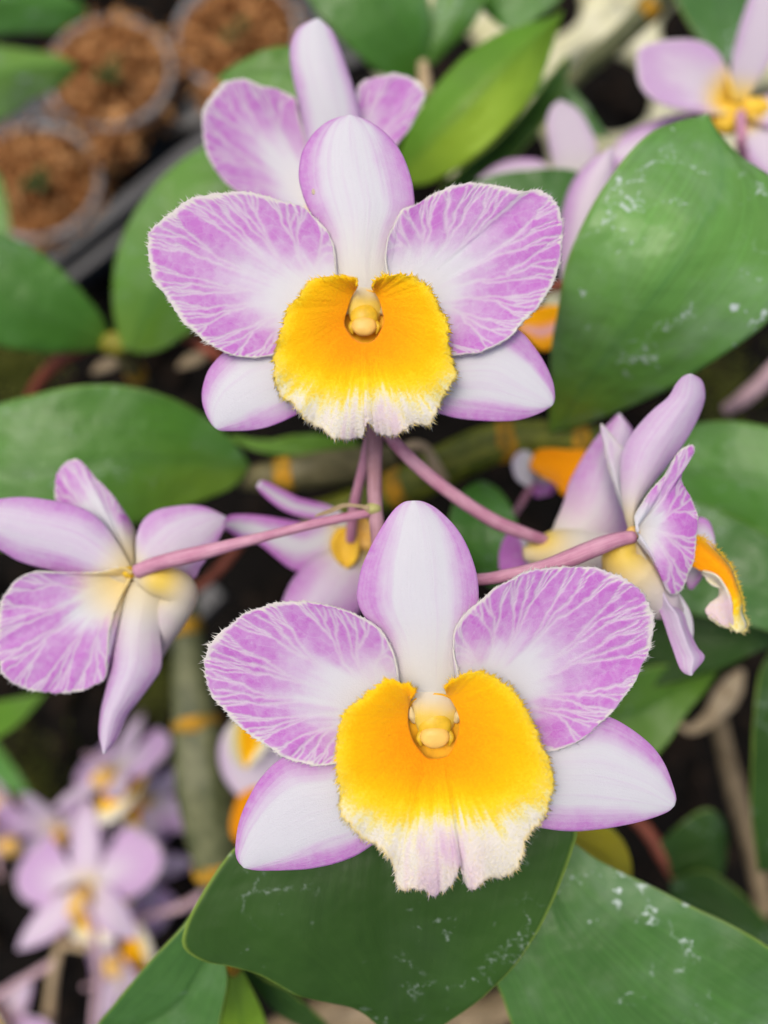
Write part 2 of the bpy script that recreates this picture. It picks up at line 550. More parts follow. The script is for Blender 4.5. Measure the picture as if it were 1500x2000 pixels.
# ------------------------------------------------------------------ flower pieces
def vein_mask(P2, base2, outl2, rho, phi, seed, n=11, w0=0.017, w1=0.0075):
    """pale branching veins; returns 0..1 at the vertices. phi -1..1 along the outline."""
    r = np.random.default_rng(seed)
    nphi = len(outl2)
    paths = []

    def edge(p):
        t = np.clip((p + 1) / 2, 0, 1) * (nphi - 1)
        i = np.clip(np.floor(t).astype(int), 0, nphi - 2); f = (t - i)[:, None]
        return outl2[i] * (1 - f) + outl2[i + 1] * f

    def add(pf, ra, rb, wa, wb):
        m = int(14 + 110 * (rb - ra))
        q = np.linspace(ra, rb, m)
        p = np.clip(pf(q), -1, 1)
        pts = base2 + (edge(p) - base2) * q[:, None]
        paths.append(np.concatenate([pts, np.linspace(wa, wb, m)[:, None]], 1))

    spread = lambda q: 0.50 + 0.50 * sstep(0.0, 1.0, q)
    h = 1.8 / n
    for p0 in np.linspace(-0.9, 0.9, n) + r.normal(0, 0.10 * h, n):
        wv, ph = r.normal(0, 0.05 * h), r.uniform(0, 6)
        f0 = (lambda p0, wv, ph: (lambda q: p0 * spread(q) + wv * np.sin(q * 8 + ph)))(p0, wv, ph)
        add(f0, 0.05, 0.97, w0, w1)
        sgn = r.choice([-1, 1])
        for k, rb in enumerate((r.uniform(0.38, 0.54), r.uniform(0.50, 0.70), r.uniform(0.76, 0.86))):
            sgn = -sgn; amp = h * (r.uniform(0.30, 0.42) if k < 2 else r.uniform(0.14, 0.22))
            f1 = (lambda f0, rb, sgn, amp: (lambda q: f0(q) + sgn * amp * (np.clip(q - rb, 0, 1) / (1 - rb)) ** 0.62))(f0, rb, sgn, amp)
            add(f1, rb, 0.985, w0 * (0.8 if k < 2 else 0.6), w1)
            if k < 2:
                for sg2 in ((-1, 1) if r.random() < 0.6 else (sgn,)):
                    rc = rb + (1 - rb) * r.uniform(0.4, 0.75); am = h * r.uniform(0.10, 0.17)
                    f2 = (lambda f1, rc, sg2, am: (lambda q: f1(q) + sg2 * am * (np.clip(q - rc, 0, 1) / (1 - rc)) ** 0.65))(f1, rc, sg2, am)
                    add(f2, rc, 0.985, w0 * 0.55, w1)
    pts = np.vstack(paths)
    out = np.zeros(len(P2))
    wx = 0.10 * (fbm(P2[:, 0] * 2.6, P2[:, 1] * 2.6, seed + 1) - 0.5) + 0.05 * (fbm(P2[:, 0] * 8, P2[:, 1] * 8, seed + 2) - 0.5)
    wy = 0.10 * (fbm(P2[:, 0] * 2.6, P2[:, 1] * 2.6, seed + 5) - 0.5) + 0.05 * (fbm(P2[:, 0] * 8, P2[:, 1] * 8, seed + 7) - 0.5)
    P2 = P2 + np.stack([wx, wy], 1)
    for i in range(0, len(P2), 4000):
        q = P2[i:i + 4000]
        d2 = ((q[:, None, 0] - pts[None, :, 0]) ** 2 + (q[:, None, 1] - pts[None, :, 1]) ** 2) / (pts[None, :, 2] ** 2)
        out[i:i + 4000] = np.exp(-0.5 * d2.min(1))
    return out


def petal(parent, outline3, base3, seed, hi=True, bulge=0.12, ripple=0.06, fringe=400, mat=None, thick=0.03, veins=11, strength=1.0,
          frame='cam', name='petal', white_reach=(0.20, 0.66), white_axis=0.0, sc=1.0, gold=0.0, flen=1.0):
    nr, nphi = (120, 330) if hi else (26, 70)
    P, F, rho, phi = fan(outline3, base3, nr, nphi, bulge, ripple, seed, jag=0.0 if not hi else 0.006)
    V = P.reshape(-1, 3)
    r, p = rho.ravel(), phi.ravel()
    xy = V[:, :2]
    base2 = V[:nphi + 1, :2].mean(0)
    vm = vein_mask(xy, base2, P[-1, :, :2], r, p, seed, veins, 0.021 * sc, 0.0095 * sc) if (hi or veins) else np.zeros_like(r)
    n1 = fbm(xy[:, 0] * 3.0 + seed, xy[:, 1] * 3.0, seed + 3)
    a, b = white_reach
    ax = 0.10 * np.exp(-((p - white_axis) / 0.22) ** 2)
    rb = np.linalg.norm(xy - base2, axis=1); rb = rb / rb.max()
    n2 = fbm(xy[:, 0] * 9.0 + seed, xy[:, 1] * 9.0, seed + 4)
    ray = fbm(p * 11 + seed, r * 1.1, seed + 21) - 0.5
    axis = np.exp(-((p - white_axis) / 0.30) ** 2)
    g = sstep(a, b, r + 0.16 * (n1 - 0.5) + 0.34 * ray - 0.16 * axis) * sstep(0.14, 0.42, rb + 0.1 * (n1 - 0.5))
    g = g * (0.62 + 0.20 * sstep(0.3, 0.75, n1 * 0.6 + n2 * 0.4) + 0.18 * sstep(0.45, 0.95, r))
    # inner veins are soft, outer veins crisp
    pur = g * (1 - vm * (0.34 + 0.38 * sstep(0.5, 0.95, r)))
    rimw = 0.001 + 0.028 * fbm(p * 9, p * 0, seed + 8) ** 1.5 + 0.030 * sstep(0.5, 0.9, np.abs(p))
    rim = sstep(1 - rimw * 2.2, 1 - rimw * 0.3, r + 0.03 * (n2 - 0.5) + 0.02 * vm)
    pur = pur * (1 - 0.74 * rim) * strength
    cream = 0.75 * rim + 0.35 * (1 - sstep(0.1, 0.4, r)) + 0.25 * vm * g
    o = mk(name, V, F, mat or M_PETAL, parent, {'lm': np.stack([r, p + seed, r * 0], 1), 'pig': np.stack([np.clip(pur, 0, 1), np.clip(cream, 0, 1), np.clip(gold * (1 - sstep(0.05, 0.42, rb)), 0, 1)], 1)}, thick, frame=frame)
    if fringe:
        rg = np.random.default_rng(seed + 50)
        t = np.sort(rg.uniform(0.035, 0.965, fringe)) * nphi
        i = np.floor(t).astype(int); f = (t - i)[:, None]
        E = P[-1][i] * (1 - f) + P[-1][i + 1] * f
        I = P[-5][i] * (1 - f) + P[-5][i + 1] * f
        D = E - I; D /= np.linalg.norm(D, axis=1, keepdims=True)
        D = D + rg.normal(0, 0.30, D.shape)
        ln = (0.018 + 0.062 * rg.random(fringe) ** 2.0 * (0.35 + 1.1 * noise2(t / nphi * 16, t * 0, seed))) * sc * flen
        v_, f_ = cones(E - D * 0.012, D, ln + 0.012, (0.0065 + 0.005 * rg.random(fringe)) * sc)
        mk('fringe', v_, f_, M_FRINGE, o, None, 0, frame=frame, kind='stuff')
    return o


def sepal(parent, L3, R3, name='sepal', seed=0, hi=True, cup=0.0, bow=0.0, fold=0.0, ripple=0.03, mat=None, thick=0.035, frame='cam',
          edge=(0.45, 0.98), strength=0.75, tip=0.25, yel=(0.0, 0.3), pinch=0.0, groove=0.0, gold=0.0):
    nu, nv = (80, 48) if hi else (24, 12)
    V, F, u, v = blade(L3, R3, nu, nv, fold, cup, bow, ripple, seed, None, groove)
    av = np.abs(v)
    st = fbm(v * 9 + seed, u * 1.2, seed + 2)
    bl = fbm(V[:, 0] * 2.2, V[:, 1] * 2.2 + seed, seed + 6)
    e = av + 0.28 * (bl - 0.5) + 0.18 * (st - 0.5)
    pur = sstep(edge[0], edge[1], e) * strength * sstep(0.10, 0.4, u)
    pur = np.maximum(pur, tip * sstep(0.80, 1.0, u + 0.1 * (bl - 0.5)) * sstep(0.1, 0.4, av))
    pur = pur + 0.10 * sstep(0.55, 0.8, st)
    pur = pur * (1 - pinch) + pinch * (0.5 + 0.4 * (st - 0.5)) * sstep(0.0, 0.3, u)
    yl = (1 - sstep(yel[0], yel[1], u)) * 0.8
    tipw = 0.7 * sstep(0.965, 1.0, u)
    pur = pur * (1 - tipw)
    g = (1 - sstep(0, 0.26, u)) * gold
    return mk(name, V, F, mat or M_TEPAL, parent, {'lm': np.stack([u, v + seed * 0.37, u * 0], 1), 'pig': np.stack([np.clip(pur, 0, 1), np.clip(yl, 0, 1), g], 1)}, thick, frame=frame)


def lip_front(parent, outer, inner, cx, cy, S, d_in, d_out, seed, hairs=15000):
    """fuzzy trumpet-shaped lip facing the camera; outer/inner run from the left arm round the bottom to the right arm"""
    nphi, nr = 300, 56
    Oo = resample(np.array(outer, float), nphi); Ii = resample(np.array(inner, float), nphi)
    # relax inner parameter so that radial lines do not cross
    jg = (noise2(np.arange(nphi + 1) * 0.9, np.zeros(nphi + 1), seed) - 0.5) * 9 * S
    Oo = Oo + (Oo - Ii) / (np.linalg.norm(Oo - Ii, axis=1, keepdims=True) + 1e-6) * jg[:, None]
    rho = np.linspace(0, 1, nr + 1)
    q = Ii[None] + (Oo - Ii)[None] * rho[:, None, None]
    ph = np.linspace(-1, 1, nphi + 1)[None].repeat(nr + 1, 0)
    rr = rho[:, None].repeat(nphi + 1, 1)
    prof = 1 - (1 - rr) ** 1.6
    bottom = np.exp(-(ph / 0.42) ** 2)
    d = d_in + (d_out - d_in) * prof
    d = d + 0.10 * bottom * rr ** 3 - 0.07 * bottom * np.sin(np.pi * rr)          # apron flares out and dips
    d = d - 0.05 * np.sin(ph * 42 + 3 * fbm(ph * 5, ph * 0, seed)) * rr ** 5 * (0.3 + bottom)
    d = d + 0.05 * (fbm(ph * 7 + seed, rr * 1.2, seed) - 0.5) * rr ** 2 + 0.10 * (fbm(ph * 4 + seed, rr * 0.6, seed + 2) - 0.5) * rr ** 3
    P = np.stack([(q[..., 0] - 750) / 750 * T * d, (1000 - q[..., 1]) / 750 * T * d, -d], -1)
    X = (q[..., 0] - cx) / S; Y = (q[..., 1] - cy) / S                             # flower-sized picture units

    def pigment(X, Y, rr, ph, streak):
        yb = 150 - 0.0010 * X ** 2 - 20 * np.exp(-((X - 20) / 60) ** 2)
        k = sstep(-72, 58, Y - yb + streak * 16 + 22 * (fbm(X / 34, Y / 34, seed) - 0.5) + 22 * (fbm(X / 7, Y / 16, seed + 3) - 0.5))
        dist = np.hypot(X * 0.9, (Y - 20)) / 210
        c = np.clip(0.02 + 0.52 * sstep(0.12, 0.95, dist + 0.04 * (streak)), 0, 1)
        edge_y = sstep(0.72, 1.0, rr) * 0.16
        c = np.clip(c + edge_y, 0, 0.72)
        c = c * (1 - k) + k * (0.76 + 0.24 * sstep(-10, 75, Y - yb + streak * 90))
        lil = sstep(25, 95, Y - yb + streak * 30) * (np.exp(-((X - 42) / 48) ** 2) * 0.55 + np.exp(-((X + 20) / 80) ** 2) * 0.42 * sstep(0.35, 0.7, streak + 0.5))
        rim = sstep(0.955, 1.0, rr) * k * sstep(-0.2, 0.25, np.abs(ph) - 0.22) * 0.8
        lil = lil * (0.35 + 0.65 * sstep(0.35, 0.65, fbm(X / 26, Y / 70, seed + 9)))
        return np.stack([c, np.clip(lil, 0, 0.8), rim], -1)

    streak = (fbm(ph * 60, rr * 2.2, seed + 4) - 0.5) * 1.1 + 0.35 * (fbm(ph * 150, rr * 9, seed + 6) - 0.5)
    A = pigment(X, Y, rr, ph, streak)
    lip = mk('lip', P.reshape(-1, 3), grid_faces(nr, nphi), M_LIP, parent, {'lipc': A.reshape(-1, 3)}, 0.03)
    # velvet of short papillae
    rg = np.random.default_rng(seed)
    t = rg.random(hairs); r = (rg.random(hairs) * 0.97 + 0.03) ** 0.42
    ti = t * nphi; i = np.minimum(ti.astype(int), nphi - 1); ri = r * nr; j = np.minimum(ri.astype(int), nr - 1)
    base = P[j, i] + (P[j, i + 1] - P[j, i]) * (ti - i)[:, None] + (P[j + 1, i] - P[j, i]) * (ri - j)[:, None]
    col = A[j, i] * 1.0
    tu = P[j, i + 1] - P[j, i]; tr = P[j + 1, i] - P[j, i]
    N = np.cross(tr, tu); N /= np.linalg.norm(N, axis=1, keepdims=True) + 1e-9
    N[N[:, 2] < 0] *= -1
    tr = tr / (np.linalg.norm(tr, axis=1, keepdims=True) + 1e-9)
    D = N * 0.8 + tr * (0.25 + 0.5 * r[:, None]) + rg.normal(0, 0.25, N.shape)
    col[:, 0] = np.clip(col[:, 0] + rg.normal(0.03, 0.07, hairs), 0, 1)
    v1, f1 = cones(base - N * 0.01, D, (0.028 + 0.024 * rg.random(hairs) + 0.045 * r ** 5 * rg.random(hairs)) * S, np.full(hairs, 0.0075))
    c1 = np.repeat(col, 4, 0)
    # rim fringe
    ne = 900
    t = np.sort(rg.random(ne)); ti = t * nphi; i = np.minimum(ti.astype(int), nphi - 1)
    E = P[-1, i] + (P[-1, i + 1] - P[-1, i]) * (ti - i)[:, None]
    I = P[-4, i]
    D = E - I; D /= np.linalg.norm(D, axis=1, keepdims=True) + 1e-9
    D = D + rg.normal(0, 0.33, D.shape)
    v2, f2 = cones(E - D * 0.012, D, 0.045 + 0.07 * rg.random(ne) ** 1.6, 0.010 + 0.005 * rg.random(ne))
    c2 = A[-1, i].copy()
    side = np.abs(ph[0, i]) > 0.55
    c2[:, 0] = np.where(side, 0.56 + 0.1 * rg.random(ne), c2[:, 0])
    c2[:, 2] = np.where(rg.random(ne) < 0.5, 0.8, 0.1) * (~side)
    mk('lip_fuzz', np.vstack([v1, v2]), np.vstack([f1, f2 + len(v1)]), M_FUZZ, lip, {'lipc': np.vstack([c1, np.repeat(c2, 4, 0)])}, 0, kind='stuff')
    return lip


def column_front(parent, x, y, S, d):
    k = lambda v: v / 750 * T * d * S          # picture size -> cm at that distance
    # floor of the throat, a shallow glowing bowl behind the lip
    u = np.linspace(0, 1, 15); a = np.linspace(0, 2 * np.pi, 36, endpoint=False)
    V = []
    for q in u:
        rr = 1 - 0.75 * q ** 2.2
        for t in a:
            V.append(C3(x + 74 * rr * S * math.cos(t), y - 12 * S + 70 * rr * S * math.sin(t) + 4 * q * S, d + 0.05 + 0.13 * q))
    mk('throat', V, [grid_faces(14, 36, wrap=True), np.array([np.arange(36) + 14 * 36])], M_THROAT, parent, None, 0.02)
    # column: broad hood running up into the sepal base, anther cap at its lower end
    V, F, u_, th = tube([C3(x, y + 4 * S, d + 0.10), C3(x, y - 24 * S, d + 0.09), C3(x, y - 60 * S, d + 0.13), C3(x, y - 135 * S, d + 0.36)], [k(28), k(46), k(52), k(54)], 30, 28, 0.40)
    n = fbm(V[:, 0] * 5, V[:, 1] * 5, 3)
    w_ = sstep(0.62, 0.15, u_ + 0.15 * (n - 0.5))
    col = mk('column', V, F, M_TEPAL, parent, {'lm': np.stack([u_, th, u_ * 0], 1), 'pig': np.stack([u_ * 0, 0.35 + 0.6 * (1 - w_), np.clip(1.15 * w_ + 0.12, 0, 1)], 1)})
    V, F = ellipsoid((0, 0, 0), (k(33), k(31), 0.10), 28, 18)
    V = V + C3(x - 1 * S, y - 20 * S, d + 0.045)
    mk('column_hood', V, F, M_COLUMN, col)
    V, F = ellipsoid((0, 0, 0), (k(29), k(19.5), 0.09), 30, 20, 0.92)
    V[:, 1] += k(4) * (1 - (V[:, 0] / k(29)) ** 2) * np.where(V[:, 1] < 0, -1, 0.3) + 0.010 * (fbm(V[:, 0] * 14, V[:, 1] * 14, 3) - 0.5)
    V = V + C3(x - 1 * S, y + 1 * S, d - 0.005)
    mk('anther_cap', V, F, M_CAP, col)
    for sx in (-1, 1):
        V, F, u_, th = tube([C3(x + sx * 26 * S, y - 8 * S, d + 0.06), C3(x + sx * 31 * S, y + 4 * S, d + 0.03), C3(x + sx * 27 * S, y + 20 * S, d + 0.05)], [k(7), k(7), k(2)], 12, 10)
        mk('anther_wing', V, F, M_COLUMN, col)
        V, F, u_, th = tube([C3(x + sx * 40 * S, y - 28 * S, d + 0.10), C3(x + sx * 46 * S, y - 42 * S, d + 0.04), C3(x + sx * 47 * S, y - 56 * S, d + 0.0)], [k(6), k(9), k(2)], 10, 10)
        mk('column_tooth', V, F, M_TOOTH, col)


def spur(parent, pts, rad, gold_at, gold_r, mat=None, name='spur'):
    V, F, u, th = tube(np.array([C3(*p) for p in pts]), rad, 40, 26)
    g = np.exp(-(np.linalg.norm((V - C3(*gold_at))[:, :2], axis=1) / gold_r) ** 2)
    n = fbm(V[:, 0] * 3, V[:, 1] * 3, 4)
    pk = sstep(0.35, 0.9, u + 0.4 * (n - 0.5)) * 0.28
    return mk(name, V, F, mat or M_TEPAL, parent, {'pig': np.stack([pk, np.clip(0.45 - pk, 0, 1), np.clip(0.08 + 0.95 * g, 0, 1)], 1)})


def stalk(parent, name, pts, rad, mat, frame='cam', n=50, sides=12):
    rad = np.interp(np.linspace(0, 1, n + 1), np.linspace(0, 1, len(rad)), rad)
    rad = rad * (1 + 0.16 * (fbm(np.linspace(0, 7, n + 1) + len(pts) + pts[0][0], np.zeros(n + 1), 3) - 0.5))
    V, F, u, th = tube(np.array([C3(*p) for p in pts]) if frame == 'cam' else np.array(pts), rad, n, sides)
    return mk(name, V, F, mat, parent, {'lm': np.stack([u, th, u * 0], 1)}, frame=frame)


# ------------------------------------------------------------------ setting
g = NB('soil')
oc = g.obj()
n = g.noise(120, oc, 5, 0.65)
g.surface(g.ramp(n, [(0.3, (0.003, 0.0027, 0.0022)), (0.6, (0.006, 0.005, 0.004)), (0.8, (0.022, 0.017, 0.011))]), 0.9, 0.1, g.bump(n, 0.8, 0.004))
nx = 120
xs = np.linspace(-0.9, 0.9, nx + 1)
X, Y = np.meshgrid(xs, xs, indexing='ij')
Z = (fbm(X * 60, Y * 60, 3, 3) - 0.5) * 0.012
V = np.stack([X, Y, Z], -1).reshape(-1, 3)
ground = mk('ground', V, grid_faces(nx, nx)[:, ::-1], g.m, None, frame='world')
tag(ground, kind='structure')

# bark chips and dry litter on the soil
M_CHIP = plain('bark_chip', (0.022, 0.015, 0.010), 0.85, 0.08, 0.4, 150, 0, 0.5, color2=(0.004, 0.003, 0.002))
vs, fs, off = [], [], 0
for k in range(900):
    a = ellipsoid((0, 0, 0), (random.uniform(.003, .009), random.uniform(.002, .005), random.uniform(.001, .003)), 6, 4, 0.8,
                  Euler((random.uniform(-.6, .6), random.uniform(-.6, .6), random.uniform(0, 6.28))).to_matrix())
    vs.append(a[0] + np.array([random.uniform(-.2, .2), random.uniform(-.22, .32), 0.006])); fs.append(a[1] + off); off += len(a[0])
tag(mk('bark_litter', np.vstack(vs), np.vstack(fs), M_CHIP, None, frame='world', smooth=False), 'dark bark chips littering the soil under the plants', 'litter', kind='stuff')

# ------------------------------------------------------------------ FLOWERS facing the camera
GF = 'orchid flowers of the sharp front spray'


def front_flower(label, S, cx, cy, dd, petL, petR, dors, latL, latR, lip_o, lip_i, bases, cap, seed):
    t = thing('orchid_flower', label, 'orchid flower', to_world(C3(cx, cy, dd + 0.15)), GF)
    sepal(t, px(dors[0], dd + 0.08, dd + 0.02, dd + 0.02), px(dors[1], dd + 0.08, dd + 0.02, dd + 0.02), 'dorsal_sepal', seed, cup=-0.10, bow=0.03, edge=(0.42, 0.98), strength=0.74, yel=(0.05, 0.5), tip=0.3, groove=0.0)
    for nm, LR, sd_ in (('l', latL, 1), ('r', latR, 2)):
        sepal(t, px(LR[0], dd + 0.12, dd + 0.12, dd + 0.16), px(LR[1], dd + 0.12, dd + 0.12, dd + 0.16), 'lateral_sepal', seed + sd_, cup=-0.10, bow=0.05, edge=(0.42, 0.97), strength=0.78, yel=(0.0, 0.25), tip=0.15)
    petal(t, px(petL, dd - 0.04), C3(*bases[0], dd + 0.03), seed + 11, bulge=-0.06, ripple=0.07, white_axis=0.1)
    petal(t, px(petR, dd - 0.04), C3(*bases[1], dd + 0.03), seed + 12, bulge=-0.06, ripple=0.07, white_axis=-0.1)
    lip_front(t, lip_o, lip_i, cap[0], cap[1], S, dd - 0.06, dd - 0.30, seed + 20)
    column_front(t, cap[0], cap[1], S, dd - 0.02)
    return t


F2 = front_flower('lower of the two large sharp orchid flowers, orange lip hanging over the dark green leaf', 1.0, 850, 1440, 9.9,
    petL=[(784, 1398), (778, 1350), (777, 1336), (775, 1303), (766, 1270), (748, 1236), (727, 1216), (698, 1201), (669, 1189), (623, 1178), (578, 1175), (536, 1178), (507, 1187), (474, 1201), (445, 1222), (416, 1249), (401, 1278), (399, 1303), (403, 1336), (416, 1365), (436, 1386), (465, 1417), (495, 1440), (528, 1458), (557, 1479), (586, 1487), (619, 1494), (656, 1490), (720, 1470), (786, 1425)],
    petR=[(906, 1398), (896, 1350), (894, 1311), (886, 1270), (888, 1232), (901, 1207), (921, 1187), (946, 1166), (967, 1147), (996, 1133), (1029, 1116), (1071, 1110), (1112, 1107), (1154, 1108), (1191, 1118), (1224, 1133), (1249, 1153), (1266, 1178), (1276, 1207), (1274, 1240), (1268, 1274), (1253, 1303), (1239, 1332), (1220, 1359), (1195, 1390), (1162, 1419), (1141, 1440), (1108, 1458), (1075, 1469), (1040, 1465), (960, 1455), (904, 1425)],
    dors=([(820, 1378), (785, 1335), (768, 1290), (748, 1245), (712, 1205), (698, 1175), (698, 1150), (708, 1105), (735, 1048), (766, 1001), (788, 983), (808, 980)],
          [(850, 1378), (885, 1335), (893, 1290), (908, 1245), (928, 1205), (935, 1175), (932, 1125), (915, 1072), (890, 1030), (855, 996), (828, 982), (808, 980)]),
    latL=([(790, 1530), (690, 1480), (600, 1478), (552, 1482), (510, 1520), (482, 1568), (466, 1612), (460, 1660), (466, 1682), (478, 1693)],
          [(790, 1560), (760, 1625), (727, 1652), (690, 1675), (650, 1689), (600, 1698), (550, 1701), (510, 1701), (490, 1698), (478, 1693)]),
    latR=([(900, 1500), (1060, 1420), (1150, 1398), (1190, 1402), (1232, 1424), (1272, 1456), (1297, 1490), (1313, 1530), (1320, 1560), (1314, 1573)],
          [(900, 1560), (980, 1600), (1045, 1616), (1110, 1625), (1170, 1622), (1230, 1611), (1270, 1600), (1295, 1590), (1308, 1582), (1314, 1573)]),
    lip_o=[(802, 1361), (811, 1346), (785, 1334), (760, 1328), (743, 1334), (723, 1353), (694, 1377), (669, 1398), (663, 1431), (657, 1469), (659, 1510), (664, 1552), (668, 1589), (688, 1614), (710, 1635), (736, 1650), (761, 1679), (773, 1702), (775, 1725), (784, 1737), (807, 1732), (830, 1738), (852, 1747), (875, 1733), (889, 1716), (897, 1690), (903, 1704), (913, 1729), (930, 1732), (947, 1717), (982, 1711), (1008, 1697), (1020, 1672), (1027, 1641), (1041, 1620), (1057, 1602), (1073, 1564), (1079, 1518), (1069, 1481), (1056, 1458), (1046, 1427), (1033, 1406), (1017, 1373), (992, 1344), (971, 1328), (954, 1317), (930, 1313), (909, 1317), (888, 1326), (866, 1341)],
    lip_i=[(801, 1366), (796, 1390), (798, 1420), (806, 1445), (820, 1466), (835, 1480), (856, 1482), (874, 1476), (886, 1458), (895, 1432), (898, 1405), (888, 1378), (872, 1352)],
    bases=((790, 1405), (900, 1405)), cap=(850, 1437), seed=3)

F1 = front_flower('upper of the two large sharp orchid flowers, small brown spot on its top sepal', 0.84, 712, 630, 10.5,
    petL=[(662, 600), (660, 565), (655, 538), (654, 515), (651, 480), (638, 448), (614, 424), (589, 403), (551, 394), (509, 380), (477, 374), (432, 378), (390, 384), (365, 392), (334, 417), (295, 450), (290, 468), (291, 497), (295, 525), (304, 555), (320, 571), (334, 595), (358, 629), (383, 651), (404, 669), (432, 685), (446, 690), (474, 697), (523, 695), (580, 680), (664, 625)],
    petR=[(764, 600), (760, 565), (758, 534), (753, 501), (757, 466), (769, 438), (785, 410), (811, 399), (839, 382), (867, 370), (888, 363), (916, 359), (944, 361), (975, 366), (1000, 372), (1021, 377), (1045, 371), (1063, 378), (1080, 392), (1094, 419), (1098, 459), (1096, 494), (1093, 518), (1084, 546), (1066, 578), (1049, 602), (1021, 630), (1000, 655), (975, 672), (940, 688), (909, 692), (877, 693), (820, 670), (762, 625)],
    dors=([(695, 586), (665, 550), (652, 510), (635, 455), (602, 405), (586, 360), (583, 330), (590, 293), (610, 260), (634, 239), (660, 229), (684, 226)],
          [(720, 586), (748, 550), (756, 510), (775, 455), (806, 408), (808, 375), (800, 335), (782, 292), (757, 261), (730, 241), (705, 230), (684, 226)]),
    latL=([(650, 690), (560, 660), (470, 665), (436, 688), (408, 720), (396, 755), (395, 782), (402, 806), (412, 824), (422, 835)],
          [(660, 740), (625, 785), (582, 807), (550, 823), (520, 834), (490, 839), (460, 840), (440, 840), (430, 839), (422, 835)]),
    latR=([(770, 680), (880, 650), (975, 630), (1016, 646), (1046, 680), (1066, 711), (1080, 746), (1083, 772), (1081, 784), (1077, 791)],
          [(770, 740), (820, 790), (870, 810), (910, 818), (965, 822), (1007, 820), (1035, 813), (1055, 805), (1068, 797), (1077, 791)]),
    lip_o=[(698, 556), (694, 545), (676, 541), (652, 540), (621, 545), (600, 555), (586, 578), (565, 599), (557, 620), (552, 637), (540, 680), (537, 707), (539, 749), (551, 774), (575, 791), (588, 811), (607, 826), (631, 840), (652, 854), (687, 858), (710, 847), (717, 822), (732, 842), (748, 848), (772, 851), (790, 840), (804, 828), (839, 829), (849, 809), (860, 788), (874, 760), (888, 732), (882, 704), (875, 665), (873, 627), (860, 606), (849, 581), (825, 553), (793, 539), (762, 538), (738, 545), (727, 558)],
    lip_i=[(697, 560), (686, 580), (678, 605), (672, 632), (684, 655), (700, 668), (714, 671), (730, 666), (742, 650), (750, 628), (746, 602), (738, 580), (727, 562)],
    bases=((668, 606), (758, 606)), cap=(712, 636), seed=31)
# small brown blemish on the top sepal
SV = [c for c in F1.children if c.name.startswith('dorsal')][0]
SV = np.array([v.co[:] for v in SV.data.vertices]) + np.array(F1.location)
CV = (SV - CAM_POS) @ RC * 100
PX = 750 + CV[:, 0] / -CV[:, 2] / T * 750; PY = 1000 - CV[:, 1] / -CV[:, 2] / T * 750
i = int(np.argmin((PX - 613) ** 2 + (PY - 376) ** 2))
V, F = ellipsoid(CV[i] + np.array([0, 0, 0.017]), (0.03, 0.045, 0.006), 12, 8)
mk('blemish', V, F, plain('blemish_brown', (0.42, 0.36, 0.24), 0.6, 0.2), F1)

# ------------------------------------------------------------------ the spray's stalk
t = thing('flower_stalk', 'upright pinkish brown flower stalk rising between the two large sharp flowers', 'flower stalk', to_world(C3(736, 1060, 11.3)))
stalk(t, 'stem', [(728, 800, 11.6), (731, 850, 11.45), (731, 920, 11.35), (733, 990, 11.3), (738, 1045, 11.25), (745, 1150, 11.4), (760, 1300, 12.5)], [0.14, 0.125, 0.12, 0.115, 0.11, 0.105, 0.1], M_PEDUNCLE)
V, F, u, v = blade(px([(722, 988), (700, 986), (672, 984), (645, 994), (618, 1005)], 11.15), px([(722, 998), (700, 991), (675, 990), (648, 1001), (614, 1010)], 11.15), 24, 6, 0.03)
mk('bract', V, F, M_TAN, t, {'lm': np.stack([u, v, u * 0], 1)}, 0.02)
V, F = ellipsoid(C3(728, 994, 11.25), (0.14, 0.10, 0.12), 16, 10)
mk('stalk_node', V, F, plain('node_green', (0.33, 0.33, 0.12), 0.5, 0.3), t)

# ------------------------------------------------------------------ flower behind, top
GB = 'softer orchid flowers behind the front pair'
t = thing('orchid_flower', 'slightly blurred purple orchid flower rising directly behind the upper sharp flower', 'orchid flower', to_world(C3(640, 380, 13)), GB)
sepal(t, px([(620, 400), (600, 290), (586, 210), (570, 140), (565, 92), (575, 58), (597, 42), (622, 37)], 13.2, 12.6, 12.5),
      px([(690, 400), (712, 290), (706, 235), (694, 180), (682, 140), (664, 90), (648, 55), (622, 37)], 13.2, 12.6, 12.5), 'dorsal_sepal', 61, hi=False, cup=-0.12, edge=(0.5, 0.95), strength=0.55, tip=0.0)
petal(t, px([(610, 380), (604, 330), (592, 260), (578, 205), (574, 186), (538, 172), (510, 170), (478, 157), (444, 160), (420, 180), (400, 215), (397, 250), (403, 297), (422, 333), (448, 363), (478, 382), (530, 405), (600, 420)], 12.9), C3(625, 395, 13.2), 62, hi=True, bulge=-0.1, ripple=0.12, veins=7, fringe=140, strength=0.95, flen=0.6)
petal(t, px([(660, 380), (690, 250), (700, 168), (735, 152), (780, 147), (815, 160), (831, 184), (820, 212), (800, 252), (775, 285), (720, 380), (670, 400)], 13.0), C3(655, 395, 13.2), 63, hi=True, bulge=0.05, ripple=0.12, veins=6, fringe=100, strength=1.0, flen=0.6)
sepal(t, px([(620, 395), (560, 385), (500, 410), (470, 450)], 13.5), px([(640, 420), (600, 450), (540, 470), (470, 450)], 13.5), 'lateral_sepal', 64, hi=False, gold=0.4)
V, F = ellipsoid(C3(640, 430, 13.3), (0.45, 0.5, 0.5)); mk('lip', V, F, M_MENTUM, t)
stalk(t, 'pedicel', [(650, 430, 13.4), (690, 560, 12.6), (722, 700, 11.9), (730, 820, 11.5)], [0.09, 0.09, 0.1, 0.1], M_PINK)

